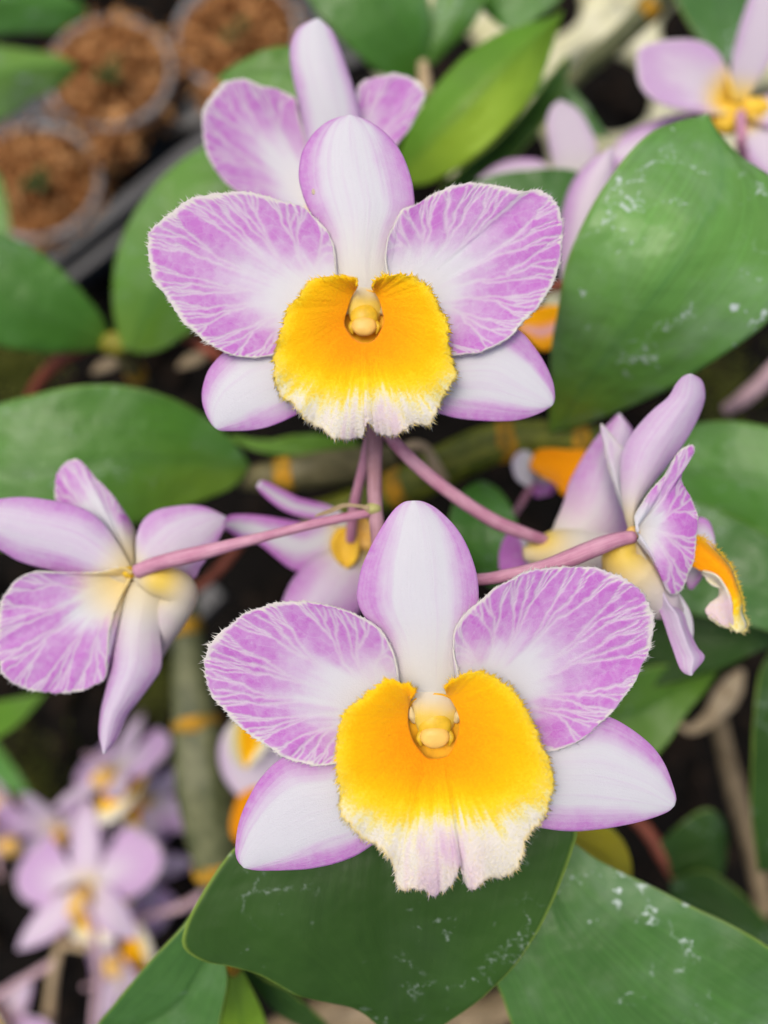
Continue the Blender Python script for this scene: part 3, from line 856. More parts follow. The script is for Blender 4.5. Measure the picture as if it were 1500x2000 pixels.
# ------------------------------------------------------------------ left side flower (seen from behind)
t = thing('orchid_flower', 'sharp orchid flower at the left edge seen from behind, its pink pedicel towards the viewer', 'orchid flower', to_world(C3(262, 1118, 11.5)), GF)
petal(t, px([(262, 1118), (240, 1108), (190, 1118), (115, 1118), (67, 1117), (33, 1133), (13, 1157), (0, 1180), (-6, 1217), (-4, 1270), (7, 1313), (27, 1333), (53, 1347), (90, 1353), (123, 1355), (160, 1350), (187, 1337), (204, 1326), (209, 1290), (212, 1245), (220, 1205), (236, 1165), (255, 1130)], 11.3), C3(252, 1125, 11.5), 71, bulge=0.03, gold=0.7, ripple=0.1, veins=9, fringe=220, flen=0.8, white_reach=(0.22, 0.5))
petal(t, px([(250, 1110), (180, 1060), (115, 985), (107, 960), (112, 925), (130, 902), (150, 897), (165, 908), (187, 933), (217, 963), (240, 997), (258, 1030), (265, 1060), (266, 1100)], 11.9), C3(260, 1110, 11.6), 72, hi=True, gold=0.5, bulge=0.02, ripple=0.06, veins=6, fringe=60, flen=0.7, white_reach=(0.35, 0.7))
sepal(t, px([(258, 1118), (245, 1095), (207, 1038), (167, 1000), (113, 982), (50, 972), (0, 974), (-40, 985), (-75, 1010)], 11.45, 11.3, 11.2),
      px([(255, 1140), (227, 1140), (187, 1133), (133, 1123), (83, 1112), (33, 1098), (0, 1080), (-40, 1050), (-75, 1010)], 11.45, 11.3, 11.2), 'dorsal_sepal', 73, cup=-0.15, pinch=0.38, edge=(0.3, 0.9), strength=0.85, yel=(0.02, 0.3), gold=0.5)
sepal(t, px([(266, 1110), (264, 1060), (268, 1035), (280, 1013), (303, 997), (335, 990), (370, 987), (402, 992), (440, 1010)], 11.6, 11.7, 12.0),
      px([(285, 1120), (320, 1130), (372, 1133), (388, 1110), (402, 1090), (415, 1070), (428, 1048), (437, 1030), (440, 1010)], 11.6, 11.7, 12.0), 'lateral_sepal', 74, gold=0.2, cup=-0.1, pinch=0.4, edge=(0.3, 0.95), strength=0.8, yel=(0.0, 0.25))
sepal(t, px([(250, 1135), (238, 1160), (224, 1203), (213, 1250), (209, 1300), (199, 1350), (190, 1390), (188, 1433), (194, 1457), (203, 1472)], 11.4, 11.25, 11.1),
      px([(310, 1150), (308, 1200), (305, 1243), (308, 1280), (305, 1312), (290, 1336), (263, 1373), (240, 1403), (222, 1445), (203, 1472)], 11.4, 11.25, 11.1), 'lateral_sepal', 75, gold=0.35, cup=-0.22, pinch=0.5, edge=(0.2, 0.9), strength=0.7, yel=(0.1, 0.55), tip=0.0)
spur(t, [(266, 1126, 11.55), (300, 1133, 11.45), (335, 1143, 11.5), (352, 1160, 11.6), (335, 1195, 11.7), (312, 1240, 11.8), (300, 1290, 11.9)], [0.12, 0.24, 0.27, 0.29, 0.27, 0.22, 0.1], (315, 1130, 11.3), 0.34)
V, F = ellipsoid(C3(253, 1118, 11.4), (0.11, 0.10, 0.1)); mk('ovary_joint', V, F, M_COLUMN, t)
stalk(t, 'pedicel', [(268, 1116, 11.3), (310, 1100, 11.2), (400, 1078, 11.1), (520, 1047, 11.1), (620, 1022, 11.15), (722, 1001, 11.25)], [0.115, 0.125, 0.10, 0.075, 0.075, 0.075], M_PINK)

# ------------------------------------------------------------------ right side flower (profile)
t = thing('orchid_flower', 'orchid flower in profile at the right, orange frilled lip curling out to the right', 'orchid flower', to_world(C3(1235, 1045, 11)), GF)
petal(t, px([(1240, 1040), (1238, 1015), (1243, 1000), (1256, 978), (1273, 953), (1298, 925), (1315, 897), (1331, 877), (1352, 869), (1358, 882), (1346, 898), (1333, 922), (1336, 944), (1349, 968), (1357, 992), (1360, 1021), (1355, 1058), (1352, 1091), (1343, 1127), (1332, 1153), (1317, 1162), (1304, 1153), (1288, 1120), (1268, 1085), (1245, 1055)], 10.7), C3(1238, 1036, 10.9), 81, bulge=0.16, ripple=0.12, veins=7, fringe=170, flen=0.7, white_reach=(0.16, 0.34), strength=1.15)
petal(t, px([(1232, 1010), (1215, 970), (1203, 940), (1192, 922), (1185, 893), (1178, 855), (1172, 828), (1185, 838), (1195, 850), (1208, 868), (1225, 890), (1240, 960)], 11.6), C3(1232, 1025, 11.3), 82, hi=False, bulge=-0.1, fringe=70, veins=5, strength=0.35, flen=0.7)
sepal(t, px([(1232, 1040), (1224, 1000), (1219, 951), (1220, 904), (1229, 867), (1251, 834), (1281, 800), (1311, 774), (1325, 749), (1338, 735), (1350, 731)], 11.2, 11.1, 10.9),
      px([(1238, 1040), (1245, 1000), (1262, 968), (1285, 940), (1310, 910), (1338, 872), (1358, 840), (1375, 805), (1383, 772), (1374, 742), (1350, 731)], 11.2, 11.1, 10.9), 'dorsal_sepal', 83, cup=-0.18, edge=(0.25, 0.95), strength=0.55, yel=(0.0, 0.45), tip=0.2, pinch=0.6, gold=0.35)
sepal(t, px([(1232, 1050), (1247, 1083), (1265, 1127), (1287, 1171), (1305, 1219), (1317, 1259), (1329, 1298), (1337, 1313), (1350, 1319)], 10.9, 10.75, 10.7),
      px([(1245, 1060), (1275, 1100), (1302, 1140), (1318, 1180), (1342, 1201), (1352, 1232), (1369, 1268), (1381, 1289), (1350, 1319)], 10.9, 10.85, 10.7), 'lateral_sepal', 84, fold=-0.18, edge=(0.2, 0.95), strength=0.6, yel=(0.05, 0.4), tip=0.35, pinch=0.5, gold=0.4)
sepal(t, px([(1240, 1060), (1290, 1130), (1320, 1180), (1335, 1215), (1352, 1260)], 11.3), px([(1260, 1060), (1320, 1150), (1345, 1190), (1353, 1220), (1352, 1260)], 11.3), 'lateral_sepal', 85, hi=False, strength=0.3)
sepal(t, px([(1330, 1060), (1350, 1020), (1368, 1010), (1385, 1020), (1394, 1045), (1395, 1068)], 11.6), px([(1330, 1090), (1345, 1150), (1362, 1140), (1375, 1120), (1390, 1095), (1395, 1068)], 11.6), 'petal', 86, hi=False, strength=0.9)
spur(t, [(1234, 1048, 11.0), (1215, 1075, 11.05), (1225, 1110, 11.1), (1260, 1145, 11.15), (1292, 1175, 11.2), (1325, 1195, 11.3)], [0.12, 0.30, 0.40, 0.38, 0.30, 0.1], (1215, 1075, 10.8), 0.55)
# lip seen edge on: orange velvet top, cream underside
L = [(1300, 1060), (1350, 1046), (1372, 1050), (1394, 1068), (1416, 1091), (1434, 1116), (1443, 1146), (1452, 1175), (1450, 1195), (1458, 1219), (1452, 1231)]
Rr = [(1300, 1110), (1350, 1106), (1372, 1115), (1390, 1120), (1405, 1136), (1414, 1150), (1420, 1165), (1424, 1180), (1424, 1200), (1428, 1222), (1440, 1236)]
V, F, u, v = blade(px(L, 11.3, 11.1, 11.0), px(Rr, 11.3, 11.0, 10.9), 50, 20, 0, -0.1, 0, 0.06, 5)
st = fbm(u * 30, v * 2, 4) - 0.5
lc = 0.12 + 0.5 * sstep(-0.3, -1, v) * 0.5 + sstep(0.55, 0.95, u + 0.25 * st) * 0.75
lip = mk('lip', V, F, M_LIP, t, {'lipc': np.stack([np.clip(lc, 0, 1), u * 0, u * 0], 1)}, 0.04)
L = [(1372, 1115), (1390, 1120), (1406, 1136), (1416, 1152), (1424, 1175), (1426, 1200), (1432, 1222)]
Rr = [(1372, 1118), (1392, 1128), (1404, 1146), (1402, 1172), (1382, 1179), (1374, 1194), (1393, 1214)]
Rr = [(1370, 1120), (1385, 1140), (1403, 1150), (1400, 1170), (1380, 1180), (1376, 1198), (1418, 1227)]
V, F, u, v = blade(px(L, 11.05, 10.95, 10.95), px(Rr, 11.15, 11.1, 11.0), 40, 16, 0, 0.1, 0, 0.05, 6)
mk('lip_apron', V, F, M_LIP, lip, {'lipc': np.stack([np.full_like(u, 0.97), sstep(0.35, 0.7, u) * (0.4 + 0.4 * (fbm(u * 5, v * 3, 2) - 0.3)), u * 0], 1)}, 0.03)
rg = np.random.default_rng(5)
E = px(L0 := [(1357, 1044), (1380, 1055), (1405, 1078), (1428, 1106), (1441, 1140), (1451, 1172), (1452, 1195), (1460, 1220), (1448, 1234), (1425, 1228), (1400, 1218), (1382, 1204)], 10.97)
E = resample(E, 200); D = np.stack([rg.normal(0.8, 0.5, 201), rg.normal(-0.1, 0.7, 201), rg.normal(0.3, .4, 201)], 1)
v_, f_ = cones(E, D, 0.03 + 0.07 * rg.random(201), np.full(201, 0.011))
cc = np.stack([np.interp(np.arange(201), [0, 90, 130, 200], [0.5, 0.62, 0.8, 0.95]), np.zeros(201), np.zeros(201)], 1)
mk('lip_fuzz', v_, f_, M_LIP, lip, {'lipc': np.repeat(cc, 4, 0)}, kind='stuff')
V, F = ellipsoid(C3(1236, 1040, 10.85), (0.10, 0.10, 0.1)); mk('ovary_joint', V, F, M_MENTUM_ORANGE, t)
stalk(t, 'pedicel', [(1238, 1048, 10.8), (1200, 1056, 10.75), (1150, 1075, 10.7), (1080, 1103, 10.75), (1000, 1122, 10.85), (930, 1132, 11.0), (800, 1130, 11.2), (745, 1110, 11.3)], [0.10, 0.13, 0.13, 0.10, 0.09, 0.085, 0.08, 0.08], M_PINK)

# ------------------------------------------------------------------ flower behind the profile flower
t = thing('orchid_flower', 'blurred lilac orchid flower seen from behind, its pale cup right behind the profile flower', 'orchid flower', to_world(C3(1045, 1060, 12.5)), GB)
sepal(t, px([(1030, 1050), (1078, 1040), (1093, 1015), (1108, 981), (1119, 944), (1137, 907), (1158, 872), (1182, 840), (1210, 808)], 12.5, 12.2, 12.4),
      px([(1040, 1095), (1120, 1085), (1190, 1070), (1232, 1040), (1240, 990), (1245, 940), (1246, 890), (1240, 840), (1210, 808)], 12.5, 12.2, 12.4), 'lateral_sepal', 91, gold=0.45, cup=-0.25, edge=(0.1, 0.9), strength=0.9, yel=(0.15, 0.6), tip=0.8, pinch=0.5)
sepal(t, px([(1030, 1060), (1005, 1035), (985, 1050), (975, 1080), (975, 1110)], 12.9), px([(1040, 1100), (1030, 1125), (1010, 1130), (990, 1125), (975, 1110)], 12.9), 'petal', 92, hi=False, strength=1.3, edge=(-0.5, 0.2), yel=(0, 0.05))
spur(t, [(1022, 1082, 12.3), (1045, 1080, 12.3), (1100, 1078, 12.35), (1160, 1078, 12.4), (1230, 1070, 12.5)], [0.10, 0.36, 0.42, 0.36, 0.2], (1050, 1045, 12.3), 0.4)
stalk(t, 'pedicel', [(1062, 1055, 12.2), (1030, 1044, 12.0), (960, 1015, 11.8), (870, 955, 11.6), (800, 895, 11.5), (745, 835, 11.5)], [0.10, 0.115, 0.115, 0.115, 0.11, 0.10], M_PINK)

# ------------------------------------------------------------------ centre-back flower
t = thing('orchid_flower', 'soft purple orchid flower half hidden behind the pedicels at the picture centre', 'orchid flower', to_world(C3(690, 1050, 13)), GB)
sepal(t, px([(690, 1040), (640, 1020), (590, 1010), (560, 1000), (535, 985), (512, 965), (500, 950)], 13, 12.8, 12.6), px([(690, 1020), (650, 990), (610, 978), (580, 970), (550, 955), (525, 942), (508, 938)], 13, 12.8, 12.6), 'lateral_sepal', 101, hi=False, strength=0.9, edge=(0.0, 0.8))
sepal(t, px([(690, 1050), (640, 1080), (600, 1115), (570, 1112), (540, 1090), (505, 1062), (470, 1052), (435, 1030)], 13, 12.9, 12.6), px([(690, 1040), (640, 1022), (590, 1020), (560, 1015), (520, 1008), (480, 1005), (450, 1006), (432, 1018)], 13, 12.9, 12.6), 'petal', 102, hi=False, gold=0.9, strength=0.95, edge=(0.1, 0.9), tip=0.95)
sepal(t, px([(680, 1060), (650, 1075), (610, 1090), (580, 1120), (560, 1150), (545, 1200), (560, 1260)], 12.9, 12.6, 12.4), px([(725, 1060), (730, 1090), (725, 1130), (715, 1170), (700, 1200), (660, 1240), (560, 1260)], 12.9, 12.6, 12.4), 'lateral_sepal', 103, hi=False, pinch=0.5, strength=1.0, edge=(0.1, 0.9), cup=-0.2, yel=(0.0, 0.5), gold=0.9)
V, F, u, v = blade(px([(684, 1030), (660, 1036), (648, 1060), (655, 1085), (676, 1108)], 12.75), px([(692, 1030), (700, 1055), (700, 1080), (692, 1098), (676, 1108)], 12.7), 20, 10, 0, 0.12)
mk('spur', V, F, M_GOLD, t, None, 0.08)
V, F, u, v = blade(px([(698, 1012), (694, 1030), (696, 1052), (704, 1068), (716, 1072)], 12.75), px([(714, 1012), (728, 1030), (730, 1050), (726, 1064), (716, 1072)], 12.7), 20, 10, 0, 0.12)
mk('lip', V, F, M_MENTUM_ORANGE, t, None, 0.08)
stalk(t, 'pedicel', [(685, 1055, 12.6), (690, 1000, 12.3), (700, 950, 12.0), (712, 900, 11.8), (722, 850, 11.6)], [0.09, 0.09, 0.085, 0.085, 0.08], M_PINK)

# ------------------------------------------------------------------ orange-lipped flower in the gap
t = thing('orchid_flower', 'small blurred flower with a plain orange lip in the gap beneath the green cane', 'orchid flower', to_world(C3(1070, 900, 15)), GB)
V, F, u, v = blade(px([(1035, 905), (1045, 882), (1075, 878), (1110, 880), (1145, 878)], 15), px([(1035, 915), (1055, 930), (1080, 945), (1100, 968), (1140, 940)], 14.7), 24, 12, 0, 0.2)
mk('lip', V, F, M_LIP, t, {'lipc': np.stack([np.full_like(u, 0.08), u * 0, u * 0], 1)}, 0.04)
sepal(t, px([(1045, 900), (1030, 880), (1010, 885), (1000, 905), (1008, 935), (1030, 950)], 15.1), px([(1050, 910), (1048, 925), (1042, 940), (1038, 945), (1034, 950), (1030, 950)], 15.1), 'lateral_sepal', 111, hi=False, strength=0.2)
sepal(t, px([(1050, 930), (1040, 950), (1045, 970), (1060, 965)], 15.4), px([(1090, 930), (1085, 950), (1075, 965), (1060, 965)], 15.4), 'petal', 112, hi=False, strength=1, edge=(-.5, .3))
stalk(t, 'pedicel', [(1040, 945, 15.2), (1020, 980, 15.5), (1000, 1010, 15.8)], [0.07, 0.07, 0.06], M_PINK)

# ------------------------------------------------------------------ flowers upper right
GU = 'blurred orchid flowers at the upper right'
t = thing('orchid_flower', 'blurred lilac orchid flower with yellow centre at the top right corner', 'orchid flower', to_world(C3(1440, 220, 16)), GU)
petal(t, px([(1430, 200), (1418, 150), (1410, 115), (1385, 88), (1350, 78), (1310, 78), (1270, 85), (1245, 98), (1243, 130), (1250, 165), (1275, 195), (1320, 212), (1380, 222), (1420, 225)], 15.6), C3(1435, 212, 16), 121, hi=False, veins=0, fringe=0, mat=M_TEPAL_PALE, strength=0.8, white_reach=(0.3, 0.75), gold=1.3)
sepal(t, px([(1425, 200), (1428, 130), (1440, 70), (1455, 20), (1475, -30), (1500, -60)], 16, 15.5, 15.2), px([(1455, 205), (1480, 160), (1510, 110), (1530, 60), (1530, 0), (1500, -60)], 16, 15.5, 15.2), 'dorsal_sepal', 122, hi=False, mat=M_TEPAL_PALE, strength=0.6, gold=1.0)
sepal(t, px([(1440, 225), (1400, 215), (1340, 220), (1280, 235), (1220, 265), (1190, 300)], 16.2, 16.2, 16.5), px([(1440, 250), (1390, 262), (1330, 300), (1270, 325), (1215, 330), (1190, 300)], 16.2, 16.2, 16.5), 'lateral_sepal', 123, hi=False, mat=M_TEPAL_PALE, strength=0.9, gold=1.0, edge=(0.1, 0.9))
petal(t, px([(1450, 210), (1500, 185), (1560, 170), (1590, 220), (1570, 270), (1500, 250), (1460, 230)], 15.8), C3(1445, 220, 16), 124, hi=False, veins=0, fringe=0, mat=M_TEPAL_PALE, gold=1.3)
sepal(t, px([(1440, 240), (1445, 270), (1460, 310), (1500, 340), (1560, 350)], 16, 15.8, 15.8), px([(1470, 235), (1520, 250), (1560, 280), (1580, 320), (1560, 350)], 16, 15.8, 15.8), 'lateral_sepal', 125, hi=False, mat=M_TEPAL_PALE, gold=1.0)
V, F = ellipsoid(C3(1422, 232, 15.8), (0.36, 0.34, 0.2)); mk('spur', V, F, M_GOLD, t)
V, F = ellipsoid(C3(1474, 212, 15.9), (0.34, 0.22, 0.2)); mk('column', V, F, M_GOLD, t)
stalk(t, 'pedicel', [(1446, 222, 15.5), (1448, 260, 15.2), (1450, 295, 15.4), (1480, 420, 17)], [0.10, 0.11, 0.10, 0.09], M_PINK)

t = thing('orchid_flower', 'blurred pale orchid flower with one upright white petal, left of the big spotted leaf', 'orchid flower', to_world(C3(1110, 380, 16.5)), GU)
sepal(t, px([(1100, 370), (1080, 320), (1070, 270), (1068, 235), (1078, 208), (1095, 195)], 16.5, 16.2, 16), px([(1150, 370), (1160, 330), (1166, 290), (1150, 245), (1125, 212), (1095, 195)], 16.5, 16.2, 16), 'dorsal_sepal', 131, hi=False, mat=M_TEPAL_PALE, strength=0.35, yel=(0.05, 0.5))
sepal(t, px([(1100, 370), (1060, 345), (1000, 355), (960, 350), (930, 350)], 16.5), px([(1100, 350), (1065, 320), (1035, 310), (980, 317), (930, 350)], 16.5), 'petal', 132, hi=False, mat=M_TEPAL_PALE, strength=0.9, edge=(0, .8))
V, F = ellipsoid(C3(1120, 385, 16.7), (0.4, 0.4, 0.35)); mk('lip', V, F, M_MENTUM_ORANGE, t)

t = thing('orchid_flower', 'blurred orchid flower with a tall pink petal tucked under the spotted leaf', 'orchid flower', to_world(C3(1100, 600, 14.7)), GU)
sepal(t, px([(1105, 590), (1098, 520), (1096, 460), (1105, 400), (1122, 350), (1150, 315), (1192, 288)], 14.8, 14.3, 14.2), px([(1125, 590), (1150, 540), (1175, 480), (1195, 420), (1208, 370), (1208, 320), (1192, 288)], 14.8, 14.3, 14.2), 'dorsal_sepal', 141, hi=False, mat=M_TEPAL_PALE, strength=1.0, cup=-0.25, edge=(0.2, 0.95))
V, F, u, v = blade(px([(1110, 600), (1070, 600), (1030, 615), (1010, 640)], 14.8), px([(1110, 650), (1080, 680), (1050, 685), (1010, 640)], 14.6), 20, 12, 0, 0.15)
mk('lip', V, F, M_LIP, t, {'lipc': np.stack([0.1 + 0.3 * fbm(u * 4, v * 3, 1), 0.8 * np.exp(-((v - .1) / .22) ** 2), u * 0], 1)}, 0.04)
stalk(t, 'pedicel', [(1120, 575, 14.9), (1100, 560, 14.6), (1075, 562, 14.6), (1050, 580, 15)], [0.11, 0.11, 0.1, 0.1], M_ROOT)

# ------------------------------------------------------------------ generic blurred flower (local frame, +z towards the viewer of its face)
def build_local_flower():
    t = thing('orchid_flower', '', 'orchid flower', (0, 0, 0))
    del t['category']; t['category'] = 'orchid flower'

    def bl(ang, ln, wd, back):
        ca, sa = math.cos(ang), math.sin(ang)
        q = np.linspace(0, 1, 8)
        hw = wd * np.sin(np.pi * (0.12 + 0.88 * q)) ** 0.8 * (1 - 0.15 * q)
        z = back * q ** 2
        Lp = np.stack([ca * ln * q - sa * hw, sa * ln * q + ca * hw, z], 1)
        Rp = np.stack([ca * ln * q + sa * hw, sa * ln * q - ca * hw, z], 1)
        Lp[-1] = Rp[-1] = [ca * ln, sa * ln, back]
        return Lp, Rp
    sepal(t, *bl(math.pi / 2, 2.5, 0.55, -0.2), 'dorsal_sepal', 1, False, cup=-0.12, mat=M_TEPAL_PALE, frame='local', strength=0.6, gold=0.5, pinch=.25)
    for a in (-0.62, math.pi + 0.62):
        sepal(t, *bl(a, 2.4, 0.55, -0.3), 'lateral_sepal', 2, False, cup=-0.12, mat=M_TEPAL_PALE, frame='local', strength=0.6, gold=0.5, pinch=.25)
    for sx, sd_ in ((1, 5), (-1, 6)):
        a = np.linspace(-0.45 * math.pi, 0.45 * math.pi, 14)
        O = np.stack([sx * (1.25 + 1.2 * np.sin(a * 2 + math.pi / 2) * 0 + 1.25 * np.cos(a * 1.1)), 0.55 + 0.95 * np.sin(a), 0 * a], 1)
        O = np.vstack([[sx * 0.3, -0.05, 0], O, [sx * 0.3, 0.35, 0]])
        petal(t, O, (sx * 0.1, 0.1, 0.05), sd_, False, bulge=-0.1, ripple=0.15, fringe=0, mat=M_TEPAL_PALE, veins=0, frame='local', strength=0.85, white_reach=(0.1, 0.6))
    a = np.linspace(-1.25 * math.pi, 0.25 * math.pi, 41)
    rho = np.linspace(0, 1, 11)
    A, Rr_ = np.meshgrid(a, rho, indexing='xy')
    V = np.stack([np.cos(A) * (0.25 + 0.95 * Rr_), -0.35 + np.sin(A) * (0.25 + 1.0 * Rr_), 0.05 + 0.55 * np.sqrt(Rr_)], -1).reshape(-1, 3)
    lc = np.clip(0.35 + 0.65 * sstep(0.35, 0.75, Rr_ * (0.55 + 0.45 * sstep(0.3, -0.8, np.sin(A)))), 0, 1).ravel()
    mk('lip', V, grid_faces(10, 40), M_LIP, t, {'lipc': np.stack([lc, lc * 0, lc * 0], 1)}, 0.03, frame='local')
    V, F = ellipsoid((0, 0.0, 0.25), (0.22, 0.25, 0.25)); mk('column', V, F, M_COLUMN, t, frame='local')
    V, F, u, th = tube([(0, 0, 0.0), (0, -0.35, -0.25), (0, -0.6, -0.55)], [0.2, 0.38, 0.2], 12, 14)
    mk('spur', V, F, M_MENTUM_ORANGE, t, {'lm': np.stack([u, th, u * 0], 1)}, frame='local')
    V, F, u, th = tube([(0, 0.05, -0.1), (0.03, 0.1, -0.5), (0.06, 0.05, -0.9), (0.08, -0.1, -1.3)], [0.10, 0.09, 0.08, 0.07], 16, 10)
    mk('pedicel', V, F, M_PALEPINK, t, {'lm': np.stack([u, th, u * 0], 1)}, frame='local')
    return t


GC = 'blurred orchid flowers in the lower left cluster'
proto = build_local_flower()
first = [True]


def put_flower(label, x, y, d, rot, scale=1.0, group=GC):
    if first[0]:
        o = proto; first[0] = False
    else:
        o = proto.copy(); COL.objects.link(o)
        for ch in list(proto.children):
            c = ch.copy(); COL.objects.link(c); c.parent = o
    o.location = to_world(C3(x, y, d))
    o.rotation_euler = (Matrix(RC.tolist()) @ Euler([R_(a) for a in rot]).to_matrix()).to_euler()
    o.scale = (scale,) * 3
    tag(o, label, 'orchid flower', group)
    return o


put_flower('uppermost blurred flower of the lower left cluster, just below the drooping sepal tip', 222, 1510, 24.57, (60, 150, 20), 0.946)
put_flower('blurred lilac flower with an upright petal, just beneath the uppermost one of the cluster', 112, 1615, 25.74, (-30, 165, 10), 0.946)
put_flower('largest blurred flower of the cluster, pale pink stalk bending down in front of it', 168, 1735, 23.4, (25, 168, 12), 1.078)
put_flower('blurred flower cut by the left edge showing only yellow centre and lilac petals', 0, 1640, 26.91, (-30, 130, 70), 0.99)
put_flower('blurred yellow and lilac flower lying lowest beside the big dark leaf', 232, 1895, 23.98, (20, -140, 150), 0.935)
put_flower('pale blurred flower in the bottom left corner of the picture', -10, 2010, 23.4, (0, 20, 200), 0.99)
t = thing('orchid_flower', 'blurred white flower with orange lip peeking out left of the lower sharp flower', 'orchid flower', to_world(C3(480, 1480, 18)), GB)
sepal(t, px([(470, 1400), (440, 1425), (424, 1470), (434, 1520), (468, 1560), (500, 1565)], 18.2), px([(500, 1400), (545, 1420), (560, 1470), (550, 1520), (530, 1550), (500, 1565)], 18.2), 'lateral_sepal', 151, hi=False, cup=-0.15, mat=M_TEPAL_PALE, strength=0.4)
V, F, u, v = blade(px([(455, 1405), (446, 1435), (450, 1465), (465, 1490), (480, 1502)], 17.9), px([(540, 1405), (535, 1440), (515, 1470), (495, 1490), (480, 1502)], 17.9), 20, 14, 0, 0.2)
mk('lip', V, F, M_LIP, t, {'lipc': np.stack([0.25 + 0.75 * sstep(0.2, 0.95, np.abs(v) + 0.3 * u), u * 0, u * 0], 1)}, 0.04)
t = thing('orchid_flower', 'blurred flower almost hidden behind the lower left sepal, only its orange lip showing', 'orchid flower', to_world(C3(490, 1600, 18)), GB)
V, F, u, v = blade(px([(500, 1535), (470, 1550), (456, 1590), (456, 1625), (475, 1650)], 18.2), px([(520, 1540), (535, 1570), (535, 1610), (510, 1640), (475, 1650)], 18.2), 20, 14, 0, 0.2)
mk('lip', V, F, M_LIP, t, {'lipc': np.stack([0.12 + u * 0, u * 0, u * 0], 1)}, 0.04)

put_flower('small blurred flower squeezed between the uppermost one and the ribbed cane', 290, 1560, 26, (50, 165, -40), 0.72)
put_flower('blurred flower at the left edge above the yellow centred one, mostly petals', -5, 1560, 27, (30, 150, 60), 0.85)
put_flower('blurred lilac flower behind the pale stalk at the right of the largest one', 262, 1700, 26, (40, 140, -70), 0.85)

# pale stalks of the cluster
t = thing('flower_stalk', 'branching pale pink stalk carrying the blurred lower left flowers', 'flower stalk', to_world(C3(110, 1900, 23.2)))
stalk(t, 'stem', [(90, 2060, 23.2), (98, 1960, 23.2), (108, 1880, 23.2), (125, 1830, 23.78), (150, 1790, 24.94)], [0.16, 0.16, 0.14, 0.12, 0.1], M_TAN)
stalk(t, 'side_stem', [(-40, 1960, 22.62), (20, 1930, 22.85), (70, 1900, 23.08), (105, 1880, 23.2)], [0.12] * 4, M_PALEPINK)
stalk(t, 'side_stem', [(170, 1760, 21.58), (185, 1830, 21.11), (193, 1900, 21.34), (188, 1960, 21.81), (180, 2040, 22.27)], [0.10, 0.12, 0.13, 0.13, 0.13], M_PALEPINK)
stalk(t, 'side_stem', [(120, 1850, 23.55), (200, 1815, 23.78), (290, 1790, 23.78), (360, 1768, 23.9), (400, 1745, 24.13)], [0.10, 0.11, 0.11, 0.13, 0.13], M_PALEPINK)
stalk(t, 'side_stem', [(120, 1845, 23.43), (150, 1848, 23.2), (172, 1852, 23.2)], [0.1, 0.11, 0.12], M_TAN)

# ------------------------------------------------------------------ canes and leaves
def cane(parent, pts, rad, mat, nodes, noder=None, name='cane', sides=24, ridge=0.0):
    pts3 = np.array([C3(*p) for p in pts])
    V, F, u, th = tube(pts3, rad, 90, sides)
    if ridge:
        c = np.repeat(resample(pts3, 90), sides, 0); c = np.vstack([c, c[:1], c[-1:]])[:len(V)]
        k = 1 + ridge * (noise2(th * 9, u * 1.5, 7) - 0.5)
        V = c + (V - c) * k[:, None]
    o = mk(name, V, F, mat, parent, {'lm': np.stack([u, th, u * 0], 1)})
    path = resample(pts3, 90)
    rr = np.interp(np.linspace(0, 1, 91), np.linspace(0, 1, len(rad)), rad)
    for q in nodes:
        i = int(q * 90); a, b = max(0, i - 2), min(90, i + 2)
        r = rr[i] * 1.05
        dirv = path[b] - path[a]; dirv /= np.linalg.norm(dirv)
        h = 0.20
        V, F, u, th = tube([path[i] - dirv * h, path[i] - dirv * h * .4, path[i] + dirv * h * .5, path[i] + dirv * h], [r * 0.98, r * 1.04, r * 1.06, r * 0.97], 10, 20)
        V = V + (fbm(V[:, :1] * 6, V[:, 1:2] * 6, 3) - 0.5) * 0.05
        mk('node', V, F, M_NODE, parent)
    return o


# right: green cane with the big spotted leaf
t = thing('orchid_shoot', 'greenish yellow orchid cane with orange nodes bearing the big white-spotted leaf on the right', 'orchid shoot', to_world(C3(930, 890, 15.5)))
cane(t, [(600, 1010, 17), (720, 975, 16.5), (800, 945, 16), (880, 905, 15.7), (960, 870, 15.5), (1050, 856, 15.5), (1130, 860, 15.6), (1210, 860, 16)], [0.30, 0.36, 0.40, 0.46, 0.44, 0.38, 0.32, 0.24], M_CANE_GREEN, [0.325, 0.655, 0.85], ridge=0.12)
leaf([(1075, 850), (1079, 760), (1082, 690), (1096, 600), (1116, 500), (1160, 400), (1216, 312), (1270, 258), (1325, 233), (1362, 226), (1380, 226)],
     [(1100, 840), (1150, 822), (1200, 804), (1300, 761), (1400, 701), (1500, 632), (1570, 550), (1590, 450), (1530, 350), (1445, 292), (1380, 226)],
     (15.2, 12.0, 12.8), M_LEAF_SPOT, t, fold=-0.25, ripple=0.22, seed=3, yellow_and_glow=lambda u, v: 0.9 * (1 - sstep(0.05, 0.35, u)) + 0.3,
     M=[(1085, 845), (1130, 770), (1190, 690), (1260, 600), (1320, 520), (1370, 440), (1405, 370), (1405, 300), (1380, 226)])
leaf([(930, 1120), (885, 1060), (880, 1000), (905, 960), (940, 940)], [(1000, 1180), (1020, 1100), (1005, 1010), (975, 960), (940, 940)], (15, 14.5, 15.6), M_LEAF, t, ripple=0.1, seed=8, label='small plain green leaf beneath the cane')
V, F, u, th = tube([C3(780, 880, 15), C3(810, 870, 14.9), C3(835, 880, 15), C3(850, 910, 15.2), C3(870, 940, 15.4)], [0.08, 0.12, 0.10, 0.14, 0.1], 20, 10)
mk('dry_sheath', V, F, M_TAN, t, {'lm': np.stack([u, th, u * 0], 1)})

